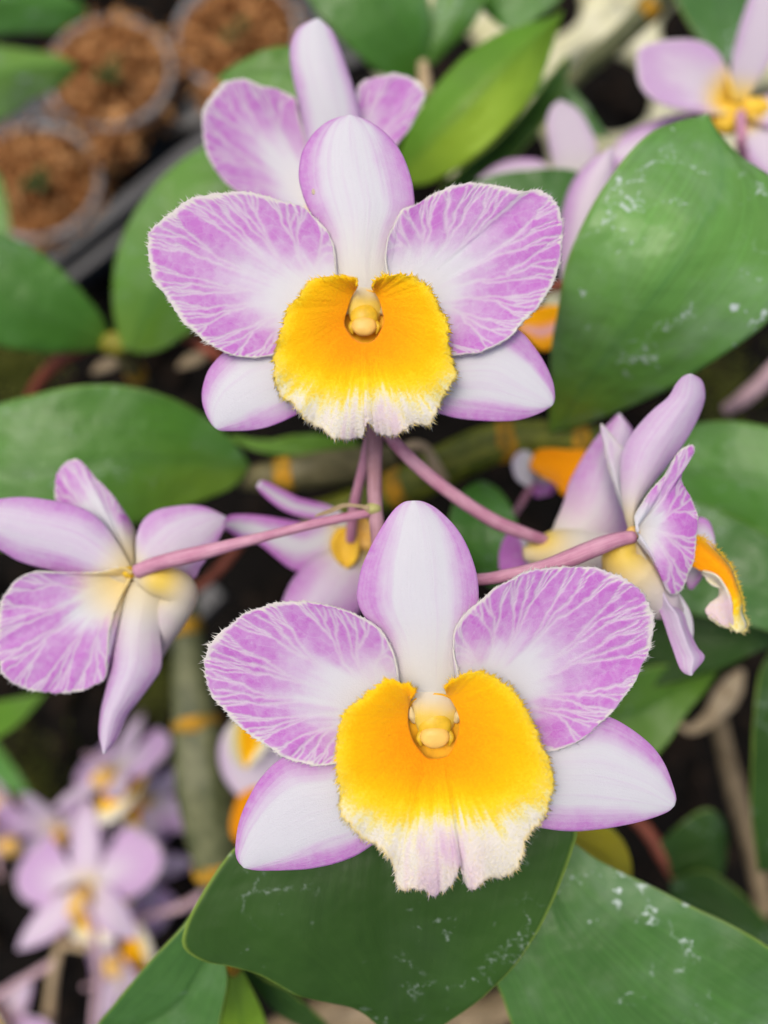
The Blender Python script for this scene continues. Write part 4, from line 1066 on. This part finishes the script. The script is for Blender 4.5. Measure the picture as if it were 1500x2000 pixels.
# right: three leaves low behind the profile flower
t = thing('orchid_shoot', 'shoot with broad dark glossy leaves behind the profile flower at the right edge', 'orchid shoot', to_world(C3(1250, 1150, 15.5)))
leaf([(1230, 920), (1300, 850), (1365, 826), (1425, 820), (1500, 830), (1580, 860), (1640, 930)], [(1235, 960), (1300, 990), (1360, 1010), (1420, 1025), (1500, 1060), (1580, 1040), (1640, 930)], (16, 14.6, 14.2), M_LEAF, t, fold=-0.2, ripple=0.15, seed=4)
leaf([(1230, 1000), (1300, 985), (1370, 985), (1440, 1010), (1520, 1060), (1600, 1150), (1640, 1260)], [(1230, 1040), (1270, 1130), (1330, 1190), (1400, 1210), (1500, 1232), (1570, 1270), (1640, 1260)], (15.8, 14.2, 14.2), M_LEAF_DEEP, t, fold=-0.1, ripple=0.2, seed=5)
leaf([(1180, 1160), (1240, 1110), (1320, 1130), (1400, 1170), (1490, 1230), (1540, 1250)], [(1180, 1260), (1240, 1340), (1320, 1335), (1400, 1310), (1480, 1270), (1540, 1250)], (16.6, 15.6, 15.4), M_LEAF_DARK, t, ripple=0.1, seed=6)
leaf([(1150, 1330), (1210, 1310), (1280, 1295), (1340, 1290), (1390, 1300), (1400, 1310)], [(1150, 1500), (1250, 1480), (1290, 1450), (1330, 1390), (1370, 1345), (1400, 1310)], (15.9, 16.0, 16.3), M_LEAF, t, fold=0.25, ripple=0.05, seed=7, yellow_and_glow=0.5)

# left: pair of leaves from one node
t = thing('orchid_shoot', 'pair of plain green leaves springing from one node beside a red brown root', 'orchid shoot', to_world(C3(225, 665, 18)))
leaf([(215, 668), (205, 640), (190, 610), (160, 572), (110, 520), (50, 475), (-20, 445), (-90, 430)], [(215, 672), (170, 680), (110, 684), (50, 680), (-10, 670), (-60, 640), (-100, 560), (-90, 430)], (18, 16.8, 16.5), M_LEAF, t, fold=-0.25, ripple=0.15, seed=11, yellow_and_glow=lambda u, v: 0.6 * (1 - sstep(0.0, 0.25, u)))
leaf([(236, 680), (222, 630), (214, 570), (218, 500), (245, 425), (290, 360), (350, 305), (410, 275), (470, 270)], [(270, 690), (310, 680), (350, 655), (400, 620), (460, 560), (500, 480), (520, 400), (505, 320), (470, 270)], (17.8, 16.6, 16.8), M_LEAF, t, fold=-0.3, ripple=0.08, seed=12, yellow_and_glow=lambda u, v: 0.35 + 0.5 * (1 - sstep(0.0, 0.3, u)))  # lower end yellowed in colour as if light shone through
V, F = ellipsoid(C3(228, 672, 18), (0.42, 0.30, 0.3)); mk('node', V, F, plain('node_olive', (0.20, 0.19, 0.015), 0.5, 0.3, 0.3, 250), t)
cane(t, [(230, 675, 18.2), (250, 705, 18.6), (270, 740, 19.4), (290, 790, 21)], [0.25, 0.24, 0.22, 0.2], M_CANE_BROWN, [0.35])
stalk(t, 'root', [(205, 662, 18.1), (150, 685, 18.4), (105, 715, 19), (70, 760, 20), (40, 840, 22)], [0.16, 0.17, 0.17, 0.17, 0.16], M_ROOT)

# left: long leaf with the brown cane
t = thing('orchid_shoot', 'wide bright-tipped green leaf and greyish brown cane at the left above the side flower', 'orchid shoot', to_world(C3(520, 920, 16)))
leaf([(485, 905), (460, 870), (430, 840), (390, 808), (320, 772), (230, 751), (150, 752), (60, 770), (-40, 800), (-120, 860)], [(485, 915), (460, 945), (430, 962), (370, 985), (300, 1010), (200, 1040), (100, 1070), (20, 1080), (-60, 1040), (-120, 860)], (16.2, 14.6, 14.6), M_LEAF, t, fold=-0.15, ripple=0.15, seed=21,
     yellow_and_glow=lambda u, v: 1.0 * (1 - sstep(0.12, 0.5, u)) * sstep(-0.5, 0.5, v) + 0.1)  # painted glow of light passing through, fading away from the right end
cane(t, [(470, 935, 16.6), (530, 930, 16.4), (600, 920, 16.3), (680, 910, 16.5), (760, 900, 17)], [0.26, 0.36, 0.40, 0.40, 0.36], M_CANE_BROWN, [0.32], ridge=0.1)
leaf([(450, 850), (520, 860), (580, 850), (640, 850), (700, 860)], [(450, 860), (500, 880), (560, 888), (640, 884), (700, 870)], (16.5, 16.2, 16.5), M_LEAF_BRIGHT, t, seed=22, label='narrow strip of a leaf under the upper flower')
stalk(t, 'root', [(470, 1060, 18), (430, 1110, 18.2), (390, 1145, 18.6), (330, 1170, 19.5)], [0.13] * 4, M_ROOT)

# bottom: shoot below the lower flower
t = thing('orchid_shoot', 'shoot of dark matte leaves directly beneath the lower sharp flower with a yellow green bud', 'orchid shoot', to_world(C3(455, 1885, 12.6)))
leaf([(700, 1480), (600, 1540), (520, 1600), (454, 1657), (400, 1735), (368, 1795), (362, 1840), (400, 1868), (450, 1878), (510, 1895), (580, 1935), (640, 1950), (690, 1962), (735, 1995), (790, 2060)],
     [(850, 1480), (980, 1500), (1080, 1540), (1121, 1610), (1115, 1650), (1088, 1725), (1060, 1785), (1035, 1830), (1005, 1875), (968, 1915), (930, 1950), (900, 1972), (860, 1998), (830, 2025), (790, 2060)],
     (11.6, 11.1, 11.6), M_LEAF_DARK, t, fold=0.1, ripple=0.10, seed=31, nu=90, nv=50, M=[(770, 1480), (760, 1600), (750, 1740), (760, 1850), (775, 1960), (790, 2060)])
leaf([(425, 1800), (400, 1755), (365, 1795), (347, 1815), (300, 1865), (262, 1910), (225, 1955), (190, 2000), (150, 2070)], [(450, 1830), (442, 1870), (447, 1900), (445, 1925), (440, 1950), (435, 1975), (428, 2000), (390, 2050), (150, 2070)], (11.9, 11.9, 12.2), M_LEAF_DEEP, t, fold=0.15, ripple=0.06, seed=32)
leaf([(450, 1880), (446, 1910), (440, 1950), (432, 1990), (420, 2060)], [(462, 1880), (474, 1905), (490, 1940), (505, 1975), (540, 2060)], (13, 13, 13.5), M_LEAF_BRIGHT, t, fold=-0.15, seed=33, yellow_and_glow=0.4, name='bud')
V, F = ellipsoid(C3(457, 1886, 12.9), (0.14, 0.18, 0.15)); mk('node', V, F, M_NODE, t)
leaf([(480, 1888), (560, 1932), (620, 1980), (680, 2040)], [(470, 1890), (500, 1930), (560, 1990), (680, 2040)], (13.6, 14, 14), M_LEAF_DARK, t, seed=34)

t = thing('orchid_leaf', 'large leaf with chalky white drip stains filling the lower right corner', 'leaf', to_world(C3(1250, 1880, 12.6)))
leaf([(1085, 1630), (1120, 1648), (1160, 1678), (1200, 1700), (1290, 1744), (1380, 1788), (1450, 1822), (1500, 1850), (1580, 1910), (1650, 2000), (1660, 2120)], [(1060, 1680), (1010, 1790), (970, 1880), (966, 1915), (985, 1960), (1000, 2005), (1030, 2080), (1100, 2160), (1230, 2220), (1450, 2200), (1660, 2120)],
     (12.2, 11.6, 11.5), M_LEAF_DEEP, t, fold=-0.14, ripple=0.12, seed=35, nu=90, nv=50, name='leaf_blade', M=[(1070, 1650), (1085, 1760), (1120, 1830), (1180, 1900), (1260, 1990), (1400, 2080), (1660, 2120)])

t = thing('orchid_leaf', 'yellowed old leaf poking out below the lower right sepal', 'leaf', to_world(C3(1170, 1660, 14.5)))
leaf([(1060, 1560), (1120, 1590), (1180, 1610), (1215, 1640), (1232, 1690), (1225, 1740)], [(1060, 1650), (1110, 1690), (1160, 1730), (1200, 1745), (1215, 1745), (1225, 1740)], (14.4, 14.2, 14.6), M_LEAF_YELLOW, t, seed=36, name='leaf_blade')

t = thing('orchid_leaf', 'dim green leaf in the shade right of the lower flower, above the stained leaf', 'leaf', to_world(C3(1360, 1680, 18)))
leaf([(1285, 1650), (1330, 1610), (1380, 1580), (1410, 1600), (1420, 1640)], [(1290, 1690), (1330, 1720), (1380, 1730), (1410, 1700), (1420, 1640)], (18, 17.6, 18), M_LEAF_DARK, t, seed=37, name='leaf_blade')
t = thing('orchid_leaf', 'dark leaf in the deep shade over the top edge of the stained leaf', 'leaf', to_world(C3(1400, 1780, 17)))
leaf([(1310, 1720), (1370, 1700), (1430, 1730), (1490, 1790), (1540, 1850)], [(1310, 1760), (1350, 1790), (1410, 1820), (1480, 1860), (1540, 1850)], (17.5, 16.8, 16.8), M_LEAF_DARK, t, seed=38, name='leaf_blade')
t = thing('orchid_leaf', 'narrow upright dark leaf cut by the right edge of the picture', 'leaf', to_world(C3(1500, 1500, 15.5)))
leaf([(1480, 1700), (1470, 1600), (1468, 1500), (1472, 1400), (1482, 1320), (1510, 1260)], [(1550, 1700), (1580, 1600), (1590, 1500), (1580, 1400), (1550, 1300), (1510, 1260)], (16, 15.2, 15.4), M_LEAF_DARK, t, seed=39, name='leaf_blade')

# top leaves
t = thing('orchid_shoot', 'shoot at the top centre with one bright yellow green leaf slanting to the upper right', 'orchid shoot', to_world(C3(830, 150, 18)))
leaf([(800, 160), (750, 140), (700, 103), (650, 52), (605, -5), (570, -70), (580, -140)], [(830, 130), (838, 90), (842, 30), (830, -30), (800, -90), (720, -140), (580, -140)], (18, 17, 17), M_LEAF, t, fold=-0.2, ripple=0.1, seed=41)
leaf([(818, 130), (830, 80), (842, 20), (860, -40), (900, -100)], [(845, 125), (875, 90), (915, 50), (940, 10), (960, -40), (900, -100)], (18, 17.6, 17.6), M_LEAF, t, fold=-0.2, seed=42, yellow_and_glow=0.2)
leaf([(770, 330), (790, 265), (812, 215), (845, 165), (885, 118), (930, 78), (985, 50), (1045, 36), (1098, 24)], [(775, 350), (800, 357), (845, 346), (900, 314), (950, 278), (992, 235), (1030, 190), (1065, 130), (1098, 24)], (17, 15.6, 16.4), M_LEAF_BRIGHT, t, fold=-0.30, ripple=0.12, seed=43, yellow_and_glow=lambda u, v: sstep(-0.35, 0.4, v) * (0.25 + 0.75 * np.exp(-((u - 0.4) / 0.28) ** 2)))  # bright band of light through the leaf painted along its lower half
leaf([(940, 10), (930, -20), (960, -60), (1040, -80)], [(950, 30), (1000, 60), (1060, 30), (1100, -20), (1040, -80)], (18.6, 18.2, 18), M_LEAF, t, seed=44)
stalk(t, 'sheath', [(830, 190, 17.6), (828, 150, 17.7), (826, 125, 17.9)], [0.18, 0.17, 0.12], M_TAN)

t = thing('orchid_leaf', 'small green leaf tip pointing left behind the topmost flower', 'leaf', to_world(C3(520, 140, 16)))
leaf([(640, 160), (600, 105), (565, 90), (520, 100), (470, 122), (425, 155)], [(640, 200), (600, 210), (560, 195), (510, 180), (460, 172), (425, 155)], (16, 15.8, 16), M_LEAF, t, seed=45, name='leaf_blade', yellow_and_glow=0.3)
t = thing('orchid_leaf', 'pale green leaf tip reaching in from the left edge over the brown pots', 'leaf', to_world(C3(40, 145, 21)))
leaf([(-120, 60), (-60, 65), (0, 76), (60, 86), (110, 102), (150, 128)], [(-120, 240), (-60, 235), (0, 215), (50, 180), (105, 158), (150, 128)], (20, 21, 22), M_LEAF_SPOT, t, fold=-0.4, seed=46, name='leaf_blade', yellow_and_glow=0.9)
t = thing('orchid_leaf', 'blurred green leaf along the very top left corner', 'leaf', to_world(C3(60, 15, 22)))
leaf([(-120, -40), (-40, -50), (60, -40), (130, -15), (170, 20)], [(-120, 50), (-40, 58), (40, 52), (110, 48), (170, 20)], (21, 22, 23), M_LEAF, t, fold=-0.3, seed=47, name='leaf_blade')
t = thing('orchid_leaf', 'narrow leaf at the left edge below the lowest brown pot', 'leaf', to_world(C3(0, 400, 22)))
leaf([(-60, 300), (-30, 320), (0, 345), (12, 390), (20, 450)], [(-60, 480), (-40, 490), (-15, 480), (10, 470), (20, 450)], (22, 22, 22), M_LEAF, t, seed=48, name='leaf_blade', yellow_and_glow=0.5)
t = thing('orchid_leaf', 'leaf behind the top corner of the right petal of the upper sharp flower', 'leaf', to_world(C3(1040, 370, 15.6)))
leaf([(900, 390), (940, 352), (990, 338), (1050, 332), (1110, 333), (1160, 350)], [(900, 430), (960, 450), (1020, 460), (1090, 450), (1140, 410), (1160, 350)], (15.6, 15.4, 15.6), M_LEAF_DEEP, t, seed=49, name='leaf_blade')
t = thing('orchid_leaf', 'dark green leaf behind the top right flower against the cream tray', 'leaf', to_world(C3(1390, 60, 19)))
leaf([(1290, -60), (1315, -10), (1335, 30), (1365, 75), (1400, 110), (1430, 135)], [(1500, -60), (1490, -10), (1475, 40), (1460, 80), (1445, 110), (1430, 135)], (19, 18.5, 18.5), M_LEAF_DEEP, t, seed=50, name='leaf_blade')
t = thing('orchid_leaf', 'small dull leaf between the bright slanting leaf and the grey cane', 'leaf', to_world(C3(1080, 190, 19)))
leaf([(1040, 210), (1045, 175), (1070, 150), (1105, 160), (1140, 200), (1185, 270)], [(1045, 230), (1070, 235), (1100, 240), (1130, 250), (1160, 265), (1185, 270)], (19.5, 19, 19), M_LEAF_DEEP, t, seed=51, name='leaf_blade')

t = thing('orchid_leaf', 'dark olive strip slanting below the bright leaf across the cream tray', 'leaf', to_world(C3(980, 290, 19)))
leaf([(850, 390), (900, 335), (960, 290), (1020, 225), (1075, 150), (1110, 110)], [(900, 400), (950, 365), (1000, 318), (1050, 262), (1095, 190), (1110, 110)], (19, 18.5, 18.8), M_LEAF_DARK, t, fold=0.3, seed=54, name='leaf_blade')  # leaf-shaped strip for the dark diagonal band across the tray
t = thing('orchid_leaf', 'yellow green leaf tip at the left edge under the side flower', 'leaf', to_world(C3(20, 1390, 20)))
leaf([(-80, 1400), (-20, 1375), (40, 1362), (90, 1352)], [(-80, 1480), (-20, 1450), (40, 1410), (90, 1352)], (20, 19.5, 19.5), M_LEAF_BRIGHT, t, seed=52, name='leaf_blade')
t = thing('orchid_leaf', 'dim leaf deep in the gap at the left edge above the blurred cluster', 'leaf', to_world(C3(30, 1460, 24)))
leaf([(-60, 1420), (-10, 1450), (30, 1500), (60, 1550)], [(-60, 1480), (-20, 1510), (20, 1545), (60, 1550)], (25, 24, 24), M_LEAF, t, seed=53, name='leaf_blade')

# canes without leaves in view
t = thing('orchid_cane', 'upright ribbed grey green cane with orange nodes left of the lower flower', 'orchid cane', to_world(C3(400, 1560, 19.5)))
cane(t, [(340, 1080, 21), (355, 1160, 20.6), (367, 1245, 20.4), (376, 1340, 20), (386, 1435, 19.6), (400, 1540, 19.3), (415, 1640, 19.2), (425, 1720, 19.2)], [0.36, 0.40, 0.42, 0.56, 0.60, 0.74, 0.66, 0.5], M_CANE_GREY, [0.255, 0.555, 0.965], ridge=0.25)
t = thing('orchid_cane', 'thin grey brown cane slanting across the cream tray at the top right', 'orchid cane', to_world(C3(1200, 80, 21)))
cane(t, [(1090, 180, 22), (1150, 125, 21.5), (1210, 75, 21), (1280, 5, 20.5), (1340, -60, 20)], [0.24, 0.28, 0.32, 0.34, 0.34], M_CANE_GREY, [0.72])
t = thing('twig', 'thin brown twig with a curled pale dry sheath in the dark gap at the right', 'twig', to_world(C3(1450, 1560, 21)))
stalk(t, 'stem', [(1400, 1390, 20.5), (1415, 1460, 20.8), (1440, 1560, 21), (1470, 1660, 21.3), (1495, 1780, 21.5)], [0.22, 0.26, 0.28, 0.28, 0.26], M_CANE_TWIG)
V, F, u, th = tube([C3(1325, 1415, 20.2), C3(1350, 1425, 20.1), C3(1385, 1405, 20), C3(1412, 1370, 20), C3(1435, 1335, 20.2), C3(1450, 1310, 20.4)], [0.06, 0.16, 0.24, 0.36, 0.30, 0.08], 24, 14, 0.5)
mk('dry_sheath', V, F, M_TAN, t, {'lm': np.stack([u, th, u * 0], 1)})
t = thing('root', 'red brown root arching in the dark gap beside the yellow leaf', 'root', to_world(C3(1300, 1690, 18)))
stalk(t, 'root_strand', [(1230, 1590, 18.5), (1265, 1625, 18.2), (1300, 1680, 18), (1330, 1730, 18), (1350, 1790, 18.4)], [0.15, 0.17, 0.18, 0.17, 0.15], M_ROOT)
t = thing('flower_stalk', 'blurred pink flower stalk slanting in from the right edge above the plain leaves', 'flower stalk', to_world(C3(1450, 770, 19)))
stalk(t, 'stem', [(1420, 800, 19.5), (1450, 780, 19), (1490, 745, 18.6), (1540, 690, 18.2)], [0.16, 0.2, 0.2, 0.2], M_PALEPINK)
t = thing('root', 'red brown root bit beneath the left petal of the upper sharp flower', 'root', to_world(C3(390, 670, 18)))
stalk(t, 'root_strand', [(330, 640, 18.5), (370, 660, 18.2), (410, 685, 18), (450, 715, 18.4)], [0.15, 0.17, 0.17, 0.15], M_ROOT)
t = thing('dried_cane', 'pale dry stem crossing the bottom edge below the dark leaf', 'dried cane', to_world(C3(700, 1985, 17)))
stalk(t, 'stem', [(520, 2030, 17.5), (620, 1990, 17.2), (720, 1975, 17), (900, 1985, 17), (1000, 1960, 17.2), (1080, 1940, 17.5)], [0.35, 0.42, 0.42, 0.36, 0.36, 0.3], M_CANE_TWIG)
for lab, x, y in (('pale dry husk scrap in the dark gap beside the left petal', 372, 705), ('pale dry husk scrap under the pair of left leaves', 205, 715)):
    t = thing('dry_husk', lab, 'husk', to_world(C3(x, y, 21)))
    V, F, u, v = blade(px([(x - 25, y + 15), (x - 10, y - 5), (x + 15, y - 15), (x + 35, y - 12)], 21), px([(x - 25, y + 15), (x, y + 12), (x + 20, y + 5), (x + 35, y - 12)], 20.8), 14, 6, 0.1)
    mk('husk', V, F, M_TAN, t, {'lm': np.stack([u, v, u * 0], 1)}, 0.05)

# ------------------------------------------------------------------ pots at upper left
b = NB('pot_plastic')
n = b.noise(90, b.obj(), 4)
M_POT = b.surface(b.mix(n, (0.035, 0.04, 0.045), (0.09, 0.10, 0.105)), 0.35, 0.5, b.bump(n, 0.15, 0.0005))
b = NB('pot_rim_plastic')
n = b.noise(160, b.obj(), 4)
M_RIM = b.surface(b.mix(n, (0.24, 0.25, 0.255), (0.42, 0.43, 0.43)), 0.4, 0.5, b.bump(n, 0.2, 0.0004), trans=0.15)
b = NB('coir')
n = b.noise(190, b.obj(), 3, 0.6)
M_COIR = b.surface(b.ramp(n, [(0.36, (0.05, 0.018, 0.006)), (0.48, (0.34, 0.14, 0.04)), (0.62, (0.68, 0.40, 0.17))]), 0.85, 0.15, None, trans=0.1)
M_COIR_BED = plain('coir_bed', (0.20, 0.085, 0.03), 0.95, 0.1, 0.4, 220, 0, 1.0, color2=(0.05, 0.022, 0.01))


def lathe(prof, n=64):
    a = np.linspace(0, 2 * np.pi, n, endpoint=False)
    P = np.array(prof)
    V = np.stack([P[:, None, 0] * np.cos(a), P[:, None, 0] * np.sin(a), P[:, None, 1] + 0 * a], -1).reshape(-1, 3)
    return V, grid_faces(len(prof) - 1, n, wrap=True)


def ribbons(n, R, z0, seed):
    rg = np.random.default_rng(seed)
    V, F = [], []
    for k in range(n):
        r = R * math.sqrt(rg.random()); a = rg.uniform(0, 6.28)
        p = np.array([r * math.cos(a), r * math.sin(a), z0 + rg.uniform(-0.003, 0.003) + 0.003 * (1 - (r / R) ** 2) + 0.013 * (float(fbm(r * math.cos(a) * 170 + seed, r * math.sin(a) * 170, seed)) - 0.55)])
        d = np.array([rg.normal(), rg.normal(), rg.normal(0, 0.35)]); d /= np.linalg.norm(d)
        s = np.cross(d, rg.normal(size=3)); s /= np.linalg.norm(s)
        ln, wd = rg.uniform(0.004, 0.018), rg.uniform(0.0003, 0.0013)
        c = np.cross(d, s) * rg.normal(0, 0.3)
        o = len(V) * 1
        for q in np.linspace(-0.5, 0.5, 4):
            m = p + d * ln * q + c * ln * (q * q)
            ww = wd * (1 - (2 * q) ** 2 * 0.6)
            V += [m - s * ww, m + s * ww]
        for q in range(3):
            F.append([o + 2 * q, o + 2 * q + 1, o + 2 * q + 3, o + 2 * q + 2])
    return np.array(V), np.array(F)


GP = 'seedling pots of brown coir'
POTS = [('seedling pot of brown coir in the middle of the three, green sprout inside', 212, 138, 29.5, 2.46),
        ('seedling pot of brown coir furthest right, cut by the top edge behind the topmost flower', 462, 62, 29.8, 2.46),
        ('seedling pot of brown coir cut by the left edge, lowest of the three pots', 70, 352, 29.0, 2.44)]
proto_pot = None
for k, (lab, x, y, d, r) in enumerate(POTS):
    top = to_world(C3(x, y, d)); H = top[2]
    R = r * 0.01
    t = thing('seedling_pot', lab, 'pot', (top[0], top[1], 0.0), GP)
    V, F = lathe([(R * 0.70, 0.014), (R * 0.72, 0.012), (R * 0.97, H - 0.004), (R * 0.93, H - 0.004), (R * 0.69, 0.02)])
    mk('pot_wall', V + np.array(t.location), F, M_POT, t, frame='world')
    V, F = lathe([(R * 0.93, H - 0.006), (R * 0.965, H - 0.0005), (R * 0.985, H), (R * 1.03, H - 0.0002), (R * 1.045, H - 0.0022), (R * 0.98, H - 0.006)])
    mk('pot_rim', V + np.array(t.location), F, M_RIM, t, frame='world')
    V, F = lathe([(0.0004, H - 0.004), (R * 0.4, H - 0.006), (R * 0.8, H - 0.010), (R * 0.93, H - 0.012)], 40)
    V[:, 2] += (fbm(V[:, 0] * 400, V[:, 1] * 400, k) - 0.5) * 0.008
    mk('coir_bed', V + np.array(t.location), F, M_COIR_BED, t, frame='world')
    V, F = ribbons(4200, R * 0.93, H - 0.004, 40 + k)
    mk('coir_fibre', V + np.array(t.location), F, M_COIR, t, frame='world', kind='stuff')
    # seedling sprout
    c = np.array([x, y])
    for q, (dx, dy) in enumerate(((-30, 12), (18, -28), (22, 20))):
        if k == 1 and q == 2: continue
        e = c + np.array([dx, dy])
        n_ = np.array([-dy, dx]) / math.hypot(dx, dy) * 11
        leaf([c, (c + e) / 2 + n_, e], [c, (c + e) / 2 - n_, e], (d - 0.4, d - 1.2, d - 1.0), M_LEAF_DARK, t, name='sprout_leaf', nu=12, nv=6, ripple=0, groove=0, seed=q)

# a few coir crumbs spilled between the pots
vs, fs, off = [], [], 0
for k, (x, y, d, rr) in enumerate([(215, 290, 29.3, 0.006), (440, 200, 30, 0.005)]):
    p = to_world(C3(x, y, d))
    V, F = ribbons(240, rr, 0, 80 + k)
    vs.append(V + p); fs.append(F + off); off += len(V)
    q = ellipsoid(p - np.array([0, 0, 0.003]), (rr * 0.9, rr * 0.9, 0.004), 12, 8)
tag(mk('coir_crumbs', np.vstack(vs), np.vstack(fs), M_COIR, None, frame='world'), 'loose tufts of coir caught between the pots', 'coir', kind='stuff')

# black tray under the pots
b = NB('tray_plastic')
n = b.noise(70, b.obj(), 4)
M_TRAY = b.surface(b.mix(n, (0.010, 0.012, 0.014), (0.028, 0.033, 0.038)), 0.38, 0.5, b.bump(n, 0.2, 0.0006))
t = thing('nursery_tray', 'black plastic nursery tray with raised bars beside the seedling pots', 'tray', to_world(C3(180, 480, 29.5)))


def bar(p, q, wd, h, mat, parent, name):
    p, q = to_world(C3(*p)), to_world(C3(*q))
    d = q - p; d /= np.linalg.norm(d)
    s = np.cross(d, [0, 0, 1]); s /= np.linalg.norm(s); up = np.cross(s, d)
    V, be = [], 0.18
    sec = [(-1, -1), (-1, 1 - be), (-1 + be, 1), (1 - be, 1), (1, 1 - be), (1, -1)]
    for e in (p, q):
        for a_, b_ in sec: V.append(e + s * a_ * wd + up * b_ * h)
    n_ = len(sec)
    F = [[i, (i + 1) % n_, n_ + (i + 1) % n_, n_ + i] for i in range(n_)]
    mk(name, V, [np.array(F), np.array([list(range(n_))[::-1], list(range(n_, 2 * n_))])], mat, parent, frame='world', smooth=False)


bar((80, 540, 29.4), (420, 270, 29.4), 0.0032, 0.004, M_TRAY, t, 'tray_bar')
bar((110, 575, 29.6), (470, 300, 29.6), 0.0022, 0.004, M_TRAY, t, 'tray_bar')
bar((-200, 380, 31.0), (700, 40, 31.0), 0.02, 0.003, M_TRAY, t, 'tray_floor')
bar((330, 1250, 27), (430, 1150, 27), 0.004, 0.004, M_TRAY, t, 'tray_bar')

# cream tray with round holes at upper right
b = NB('cream_plastic')
n = b.noise(60, b.obj(), 4)
M_CREAM = b.surface(b.mix(b.smooth(n, 0.35, 0.7), (0.55, 0.54, 0.30), (0.72, 0.71, 0.50)), 0.5, 0.4, b.bump(n, 0.2, 0.0006), trans=0.1)
t = thing('plug_tray', 'cream plastic plug tray with round dark holes at the upper right', 'tray', to_world(C3(1190, 170, 25)))
org = to_world(C3(1190, 165, 24.5)); ang = R_(32)
ex = np.array([math.cos(ang), math.sin(ang), 0]); ey = np.array([-math.sin(ang), math.cos(ang), 0])
pit, rad_ = 0.042, 0.0172
vs, fs, off = [], [], 0
for i in range(-1, 2):
    for j in range(-1, 3):
        a = np.linspace(0, 2 * np.pi, 48, endpoint=False)
        sq = pit / 2 / np.maximum(np.abs(np.cos(a)), np.abs(np.sin(a)))
        for kk, (rr, zz) in enumerate([(sq, 0), (np.full(48, rad_ * 1.12), 0.0), (np.full(48, rad_), -0.002), (np.full(48, rad_ * 0.97), -0.005), (np.full(48, rad_ * 0.95), -0.006)]):
            vs.append(org + ex * (i * pit) + ey * (j * pit) + ex * (rr * np.cos(a))[:, None] + ey * (rr * np.sin(a))[:, None] + np.array([0, 0, zz]))
        fs.append(grid_faces(4, 48, wrap=True) + off); off += 48 * 5
mk('tray_sheet', np.vstack(vs), np.vstack(fs), M_CREAM, t, thick=0.1, frame='world')

# moss patch in the gap at the left
M_MOSS = plain('moss', (0.14, 0.15, 0.03), 0.9, 0.1, 0.4, 400, 0.1, 0.6, color2=(0.05, 0.07, 0.012))
rg = np.random.default_rng(12)
vs, fs, off = [], [], 0
for (x, y, d, n_, sx, sy) in [(20, 720, 25, 700, 90, 70), (60, 1540, 27, 500, 90, 120), (300, 1330, 26, 300, 40, 60), (1400, 760, 26, 300, 90, 90)]:
    P = np.array([C3(x + rg.normal() * sx * 0.5, y + rg.normal() * sy * 0.5, d + rg.uniform(-0.3, 0.3)) for _ in range(n_)])
    D = rg.normal(0, 0.6, (n_, 3)) + np.array([0, 0, 0.9])
    v_, f_ = cones(P, D, rg.uniform(0.2, 0.6, n_), np.full(n_, 0.05))
    vs.append(v_); fs.append(f_ + off); off += len(v_)
tag(mk('moss', np.vstack(vs), np.vstack(fs), M_MOSS, None), 'olive moss tufts in the dark gaps between the plants', 'moss', kind='stuff')
